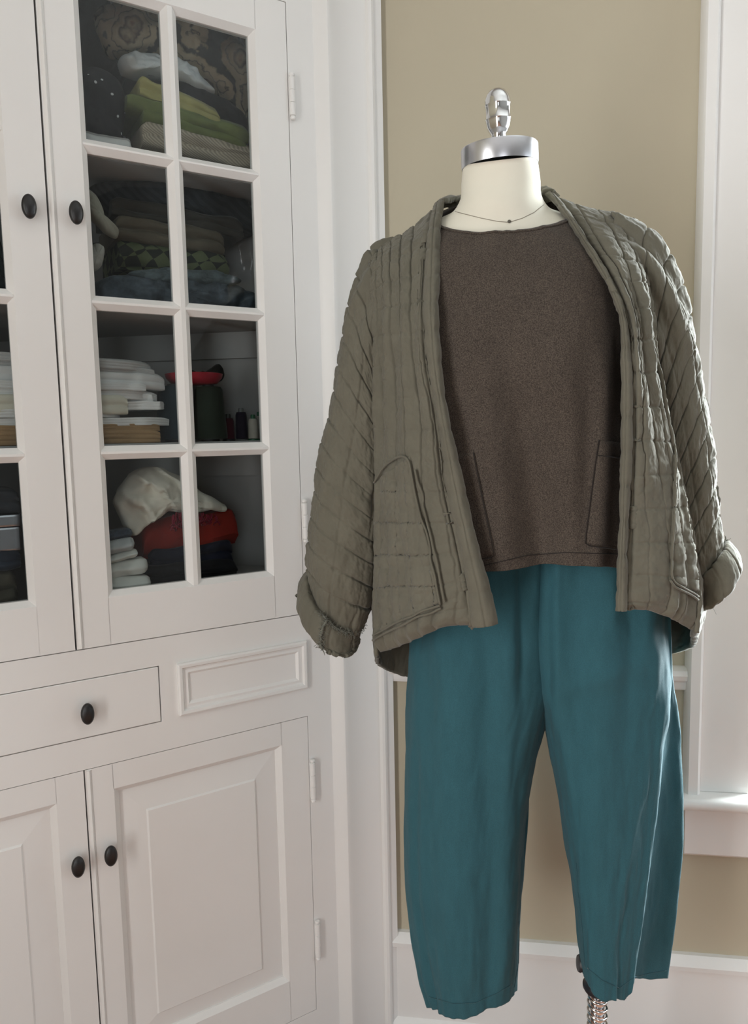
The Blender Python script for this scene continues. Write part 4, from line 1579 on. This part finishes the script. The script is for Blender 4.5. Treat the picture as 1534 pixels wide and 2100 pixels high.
bundle('white_fabric', 'crumpled silvery white fabric squeezed under the medallion print', 'fabric', [(252, 108), (275, 94), (330, 98), (380, 115), (425, 145), (452, 178), (420, 172), (370, 150), (320, 138), (258, 128)], -0.070, 0.07, cm('silver', (0.60, 0.62, 0.62), var=.05), 5, 0.006, G1, freq=5)
bundle('printed_fabric', 'beige and black fabric printed with round rust medallions', 'fabric', [(205, 0), (260, -30), (360, -40), (470, -10), (530, 60), (535, 160), (515, 235), (470, 190), (420, 140), (360, 105), (300, 92), (240, 85), (215, 50)], -0.100, 0.12, paisley(), 8, 0.010, G1)
bundle('black_fabric', 'black fabric with small white stars hanging beside the green cloths', 'fabric', [(160, 130), (200, 120), (250, 150), (268, 200), (262, 250), (258, 292), (200, 284), (150, 275)], -0.070, 0.08, stars(), 9, 0.006, G1, flat_to=Z1 + .001)
bundle('black_fabric', 'dark charcoal fabric heaped behind the starred black cloth', 'fabric', [(120, -20), (180, -40), (240, -10), (262, 60), (268, 140), (240, 190), (180, 180), (130, 160)], -0.155, 0.10, cm('charcoal', (0.02, 0.019, 0.021)), 11, 0.008, G1)
folded('folded_fabric', 'thin white cloth lying flat below the starred black fabric', 'fabric', (170, 276, 270, 292), -0.040, 0.028, 1, cm('white', (0.66, 0.65, 0.63), var=.05), G1, rest=Z1 + .0005, seed=7, wav=.001)

# second shelf (1.592)
G2 = 'fabrics on the second shelf'
Z2 = SHELF[2]
bundle('crumpled_fabric', 'blue-grey crumpled chambray lying along the second shelf', 'fabric', [(200, 575), (230, 560), (290, 556), (360, 560), (430, 566), (500, 580), (545, 605), (545, 640), (440, 640), (300, 630), (200, 615)], -0.06, 0.09, cm('slate', (0.075, 0.095, 0.115), var=.3, scale=60), 13, 0.009, G2, freq=5, flat_to=Z2 + .001)
bundle('crumpled_fabric', 'dull teal crumpled cloth on top of the blue-grey chambray', 'fabric', [(270, 558), (330, 545), (400, 548), (470, 555), (505, 572), (470, 584), (380, 574), (300, 572)], -0.058, 0.06, cm('tealgrey', (0.10, 0.13, 0.14), var=.3, scale=60), 14, 0.005, G2, freq=6)
folded('folded_fabric', 'dark green fabric with a diamond check, folded thick', 'fabric', (246, 496, 470, 558), -0.075, 0.14, 1, diamonds(), G2, seed=15, slope=-.004)
folded('folded_fabric', 'taupe wool folded in two above the diamond check', 'fabric', (240, 452, 462, 500), -0.070, 0.14, 2, cm('taupe', (0.105, 0.09, 0.065)), G2, slope=-0.006, seed=16)
folded('folded_fabric', 'dark grey-brown wool folded above the taupe wool', 'fabric', (232, 418, 500, 456), -0.078, 0.14, 2, cm('greybrown', (0.045, 0.042, 0.036)), G2, slope=-0.012, seed=17)
bundle('dark_fabric', 'charcoal plaid blanket filling the top of the second shelf', 'fabric', [(192, 372), (260, 356), (360, 362), (460, 385), (530, 410), (540, 470), (500, 468), (420, 440), (320, 425), (220, 428)], -0.085, 0.12, stripes('charcoal_plaid', (0.016, 0.020, 0.024), (0.026, 0.032, 0.038), 30), 18, 0.006, G2)
bundle('linen_cloth', 'unbleached linen cloth with a pointed corner drooping at the stile', 'fabric', [(178, 380), (196, 392), (212, 420), (222, 452), (248, 470), (244, 484), (224, 476), (206, 458), (188, 440), (176, 420)], -0.050, 0.035, cm('linen', (0.34, 0.33, 0.27), var=.05), 19, 0.003, G2)
bundle('cream_cloth', 'rolled cream cloth standing on edge beside the diamond check', 'fabric', [(190, 505), (202, 494), (214, 500), (216, 525), (206, 548), (190, 552), (184, 530)], -0.052, 0.04, cm('cream', (0.42, 0.41, 0.37), var=.05), 20, 0.004, G2)

# third shelf (1.343): pattern papers, cones, dish, spools
G3 = 'folded pattern papers on the third shelf'
Z3 = SHELF[1]
wp = cm('paper', (0.74, 0.74, 0.73), var=.03)
cp_ = cm('paper_cream', (0.70, 0.67, 0.56), var=.03)
kp = cm('kraft', (0.36, 0.23, 0.12), var=.08)
papers = [(-40, 884, 330, 905, kp, 'kraft paper envelope at the bottom of the white paper pile', 0.0, -0.045),
          (-40, 870, 333, 886, kp, 'kraft paper envelope lying under the white papers', 0.0, -0.046),
          (-40, 856, 358, 874, wp, 'long white paper lying directly on the kraft envelopes', 0.0, -0.048),
          (-40, 838, 252, 856, wp, 'short white paper with a curled end low in the pile', 0.0, -0.043),
          (225, 824, 349, 842, wp, 'white paper packet with a drooping corner jutting towards the cones', 0.003, -0.056),
          (-40, 808, 264, 850, cp_, 'cream muslin packet with pencil marks in the paper pile', 0.0, -0.0415),
          (240, 806, 316, 836, wp, 'stiff white folded paper behind the cream packet', 0.0, -0.062),
          (-40, 794, 332, 812, wp, 'white paper rolled at its end above the cream packet', -0.006, -0.050),
          (-40, 781, 300, 797, wp, 'flat white paper with a square end in the pile', -0.002, -0.045),
          (-40, 752, 346, 784, wp, 'broad white tissue packet near the top of the pile', -0.010, -0.052),
          (-40, 740, 320, 754, cm('papergrey', (0.50, 0.50, 0.49), var=.05), 'grey tissue pattern sheet below the topmost sheet', -0.008, -0.056),
          (-40, 724, 318, 742, cm('papergrey2', (0.56, 0.56, 0.55), var=.05), 'topmost grey pattern sheet on the paper pile', -0.012, -0.050)]
for k, (x0, y0, x1, y1, mt, lb_, sl_, n_) in enumerate(papers):
    if k == 0:
        rs = Z3 + .0004
    else:
        rs = None
    folded('pattern_paper', lb_, 'paper', (x0, y0, x1, y1), n_, 0.13, 3 if y1 - y0 < 30 else 2, mt, G3, slope=sl_, seed=30 + k, wav=0.0012, rest=rs, rnd=0.30, slant=(0.0, 0.012, 0.03, 0.02, 0.035, 0.004, 0.0, 0.03, 0.0, 0.025, 0.01, 0.03)[k])


def put_lathe(name, px, py, n, prof, mat, label, cat, group=None, k=28, parts=()):
    s, z = CP(px, py, n)
    q = c2w(s, n, Z3)
    t = thing(name, label, cat, (float(q[0]), float(q[1]), Z3 + 0.0003), 0, group)
    for pn_, pr_2, mt in parts:
        autosmooth(MB().lathe(pr_2, (float(q[0]), float(q[1]), Z3 + .0003), k).obj(pn_, mt, t), 40)
    return t


def cone(px, col, nm, label, n=-0.125, r=0.033, hh=0.108):
    t_ = cm(nm, col, weave=300)
    put_lathe('thread_cone', px, 900, n, None, None, label, 'thread cone', 'large thread cones', parts=(
        ('core', [(r * .55, 0), (r * .55, 0.006), (r * .5, 0.004), (r * .34, hh + .004), (r * .2, hh + .004)], M['blackplastic']),
        ('thread', [(r * .56, 0.004), (r, 0.005), (r * 1.0, 0.012), (r * .82, hh - .006), (r * .70, hh), (r * .36, hh)], t_)))


cone(360, (0.018, 0.032, 0.042), 'cone_teal', 'large dark teal thread cone beside the paper pile', n=-0.115, r=0.036)
cone(432, (0.020, 0.028, 0.020), 'cone_green', 'large dark green thread cone next to the small spools', n=-0.115, r=0.034)


def spool(px, col, cap, label, n, hh, r=0.0125):
    t_ = cm('spool_' + label.split()[0], col, weave=400)
    put_lathe('thread_spool', px, 895, n, None, None, label, 'spool', 'small thread spools', k=20, parts=(
        ('base', [(r * 1.05, 0), (r * 1.05, 0.003), (r * .5, 0.004)], cap),
        ('thread', [(r * .6, 0.003), (r, 0.004), (r * .92, hh - .006), (r * .75, hh), (r * .3, hh)], t_),
        ('cap', [(r * .45, hh - .001), (r * .45, hh + .007), (r * .38, hh + .0085), (r * .1, hh + .0085)], cap)))


gcap = plain('green_spool_cap', (0.015, 0.09, 0.045), 0.4)
dcap = plain('dark_spool_cap', (0.02, 0.02, 0.02), 0.4)
spool(469, (0.055, 0.010, 0.018), dcap, 'maroon thread spool with a black cap', -0.125, 0.046, .0125)
spool(496, (0.022, 0.017, 0.032), plain('clear_spool_cap', (0.16, 0.17, 0.17), 0.3), 'purple-black tall thread spool with a pale cap', -0.120, 0.058, .0125)
spool(520, (0.40, 0.37, 0.32), gcap, 'cream thread spool with a green cap, in front of its twin', -0.100, 0.044, .0105)
spool(533, (0.36, 0.35, 0.31), gcap, 'ivory taller thread spool with a green cap, against the stile', -0.116, 0.050, .0105)

# red dish on the cones with dark odds and ends
s, z = CP(398, 775, -0.115)
q = c2w(s, -0.115, 0)
zt = Z3 + 0.1125
dsh = thing('red_dish', 'shallow red dish resting on top of the two large thread cones', 'dish', (float(q[0]), float(q[1]), zt))
mb = MB().lathe([(0.030, 0.0), (0.045, 0.002), (0.054, 0.012), (0.056, 0.020), (0.054, 0.0205), (0.051, 0.013), (0.043, 0.005), (0.002, 0.004)], (float(q[0]), float(q[1]), zt), 48)
autosmooth(mb.obj('bowl', plain('red_plastic', (0.36, 0.012, 0.03), 0.35), dsh), 50)
blk = cm('blackwool', (0.01, 0.01, 0.01))
for k, (du, dv, rr_) in enumerate(((-0.034, 0.0, .010), (-0.018, .012, .011), (-0.002, -.004, .012), (0.015, .010, .011))):
    p_ = c2w(s - du, -0.115 + dv, zt + 0.0045 + rr_)
    v_ = MB().lathe([(0.0008, -rr_), (rr_ * .6, -rr_ * .8), (rr_, 0), (rr_ * .6, rr_ * .8), (0.0008, rr_)], (0, 0, 0), 14)
    top_mesh('yarn_ball', np.array(v_.v) + p_, v_.f, blk, 'small black wool ball lying in the red dish', 'yarn ball', 'black wool balls in the red dish')
bundle('black_pincushion', 'black pointed cloth pouch leaning over the rim of the red dish', 'pouch', [(424, 766), (440, 752), (452, 745), (462, 758), (464, 772), (455, 782), (440, 776)], -0.10, 0.03, blk, 23, 0.002)

# bottom shelf (1.070)
G4 = 'cloths on the bottom shelf'
Z4 = SHELF[0]
folded('dark_cloth', 'black folded cloth at the bottom under the navy cloth', 'fabric', (296, 1150, 490, 1210), -0.060, 0.13, 2, cm('black2', (0.012, 0.012, 0.014)), G4, rest=Z4 + .0005, seed=41, slope=-.012)
folded('dark_cloth', 'dark navy folded cloth directly under the red blanket', 'fabric', (310, 1120, 480, 1172), -0.075, 0.13, 2, cm('navy2', (0.014, 0.016, 0.030)), G4, seed=42, slope=.006)
folded('red_blanket', 'red wool blanket folded thick on the bottom shelf', 'blanket', (296, 1062, 490, 1140), -0.078, 0.14, 1, cm('red', (0.22, 0.018, 0.012), var=.08), G4, seed=43, slope=.014, rnd=.42)
bundle('white_shawl', 'white cotton shawl heaped over the red blanket', 'fabric', [(243, 1035), (250, 1012), (262, 995), (278, 975), (298, 963), (322, 958), (341, 959), (359, 969), (384, 979), (408, 997), (427, 1012), (450, 1022), (466, 1032), (476, 1041), (476, 1049), (468, 1053), (452, 1049), (416, 1054), (382, 1054), (354, 1053), (336, 1064), (317, 1074), (297, 1090), (279, 1102), (275, 1098), (257, 1066), (249, 1048)], -0.055, 0.085, cm('shawl', (0.70, 0.67, 0.58), var=.04), 25, 0.010, G4, freq=4, lay=((420, 985), (285, 1095), 3.6, 0.016))
rf = random.Random(4)
mb = MB()
for k in range(46):
    x = 352 + rf.random() * 96
    y = 1050 + rf.random() * 10
    n_ = -0.056 - rf.random() * 0.006
    pts_ = []
    for t in range(5):
        s_, z_ = CP(x + rf.uniform(-4, 4) * t / 2, y + t * (7.5 if x < 385 else 4.5), n_)
        pts_.append(c2w(s_, n_ + rf.uniform(-.001, .002), z_))
    mb.tube(pts_, 0.0016, 6)
top_mesh('scarf_fringe', mb.v, mb.f, cm('crimson', (0.20, 0.012, 0.03)), 'crimson twisted scarf fringe poking out below the white shawl', 'scarf')['kind'] = 'stuff'


def roll(name, label, x0, y0, x1, y1, n, length, r, mat, seed, turns=2.6):
    """a loosely rolled or doubled cloth seen from its end"""
    s0, z0 = CP((x0 + x1) / 2, (y0 + y1) / 2, n)
    wv = abs(CP(x1, y0, n)[0] - CP(x0, y0, n)[0]) / 2
    hv = abs(CP(x0, y0, n)[1] - CP(x0, y1, n)[1]) / 2
    ns = 20; k = 40
    v = []; f = []
    for i in range(ns):
        u = i / (ns - 1)
        e = min(1.0, min(u, 1 - u) / .08) ** .5
        for j in range(k):
            th = 2 * math.pi * j / k
            a = 1 + 0.10 * float(vnoise(th * 1.2 + seed, u * 5, seed)) + 0.05 * math.cos(6 * th)
            v.append((s0 + (u - .5) * 2 * wv, n + r * math.cos(th) * (0.7 + .3 * e) * a, z0 + hv * math.sin(th) * (0.7 + .3 * e) * a + (u - .5) * length))
    for i in range(ns - 1):
        for j in range(k):
            f.append((i * k + j, i * k + (j + 1) % k, (i + 1) * k + (j + 1) % k, (i + 1) * k + j))
    f += [tuple(range(k - 1, -1, -1)), tuple(range((ns - 1) * k, ns * k))]
    A_ = np.array(v)
    return top_mesh(name, c2w(A_[:, 0], A_[:, 1], A_[:, 2]), f, mat, label, 'cloth', G4)


wc = cm('whitecloth', (0.60, 0.61, 0.57), var=.06)
roll('rolled_cloth', 'white cloth roll at the bottom of the pile by the stile', 190, 1180, 306, 1212, -0.050, 0.006, 0.022, wc, 3)
roll('rolled_cloth', 'white cloth doubled into a rounded fold, second from the shelf', 190, 1148, 300, 1184, -0.052, -0.006, 0.022, wc, 4)
roll('rolled_cloth', 'flat white cloth strip third from the shelf in the roll pile', 190, 1134, 280, 1152, -0.050, -0.012, 0.020, wc, 5)
roll('rolled_cloth', 'pale grey cloth at the top of the roll pile', 190, 1106, 272, 1136, -0.050, -0.010, 0.024, cm('palegrey', (0.42, 0.44, 0.44), var=.06), 6)
roll('rolled_cloth', 'dark blue knit rolled on top of the pale grey cloth', 190, 1086, 268, 1108, -0.060, -0.004, 0.022, cm('blueknit', (0.05, 0.065, 0.09), var=.4, scale=120), 7)

# behind the left door: dark cloth above, packets and metal tins below
folded('dark_cloth', 'black-green folded cloth behind the neighbouring glazed door, second shelf', 'fabric', (-160, 470, 10, 600), -0.055, 0.13, 3, cm('blackgreen', (0.015, 0.022, 0.022)), None, rest=Z2 + .0005, seed=52)
folded('dark_cloth', 'grey-brown folded cloth behind the neighbouring glazed door, upper shelf', 'fabric', (-200, 120, -10, 262), -0.055, 0.13, 3, cm('greybrown2', (0.06, 0.05, 0.045)), None, rest=Z1 + .0005, seed=53)
tin = plain('tin_metal', (0.55, 0.57, 0.62), 0.22, 1.0)
for k, (x0, y0, x1, y1, lb_, mt) in enumerate(((-150, 1178, 36, 1240, 'dark olive folded cloth on the floor of the cabinet behind the neighbouring door', cm('olive2', (0.07, 0.065, 0.05))),
                                               (-150, 1136, 44, 1176, 'dark blue folded cloth under the shiny tin box', cm('blue2', (0.03, 0.038, 0.055))))):
    folded('dark_cloth', lb_, 'fabric', (x0, y0, x1, y1), -0.055, 0.13, 2, mt, None, rest=Z4 + .0005 if k == 0 else None, seed=60 + k)
s0, s1, z0, z1 = px_box(-140, 1060, 46, 1138, -0.055)
q = c2w((s0 + s1) / 2, -0.12, z0)
tn = thing('tin_box', 'shiny metal tin box with a lid behind the neighbouring glazed door', 'tin', (float(q[0]), float(q[1]), float(q[2])), math.pi + CA)
hw = (s1 - s0) / 2; hz = z1 - z0
MB().box(-hw, hw, -0.06, 0.06, 0, hz * .66).obj('body', tin, tn, local=True, bevel=0.004)
MB().box(-hw - .002, hw + .002, -0.062, 0.062, hz * .66, hz).obj('lid', tin, tn, local=True, bevel=0.004)
folded('dark_cloth', 'slate folded cloth lying on the tin box', 'fabric', (-150, 1008, 40, 1058), -0.060, 0.12, 2, cm('slate2', (0.05, 0.055, 0.065)), None, seed=63)
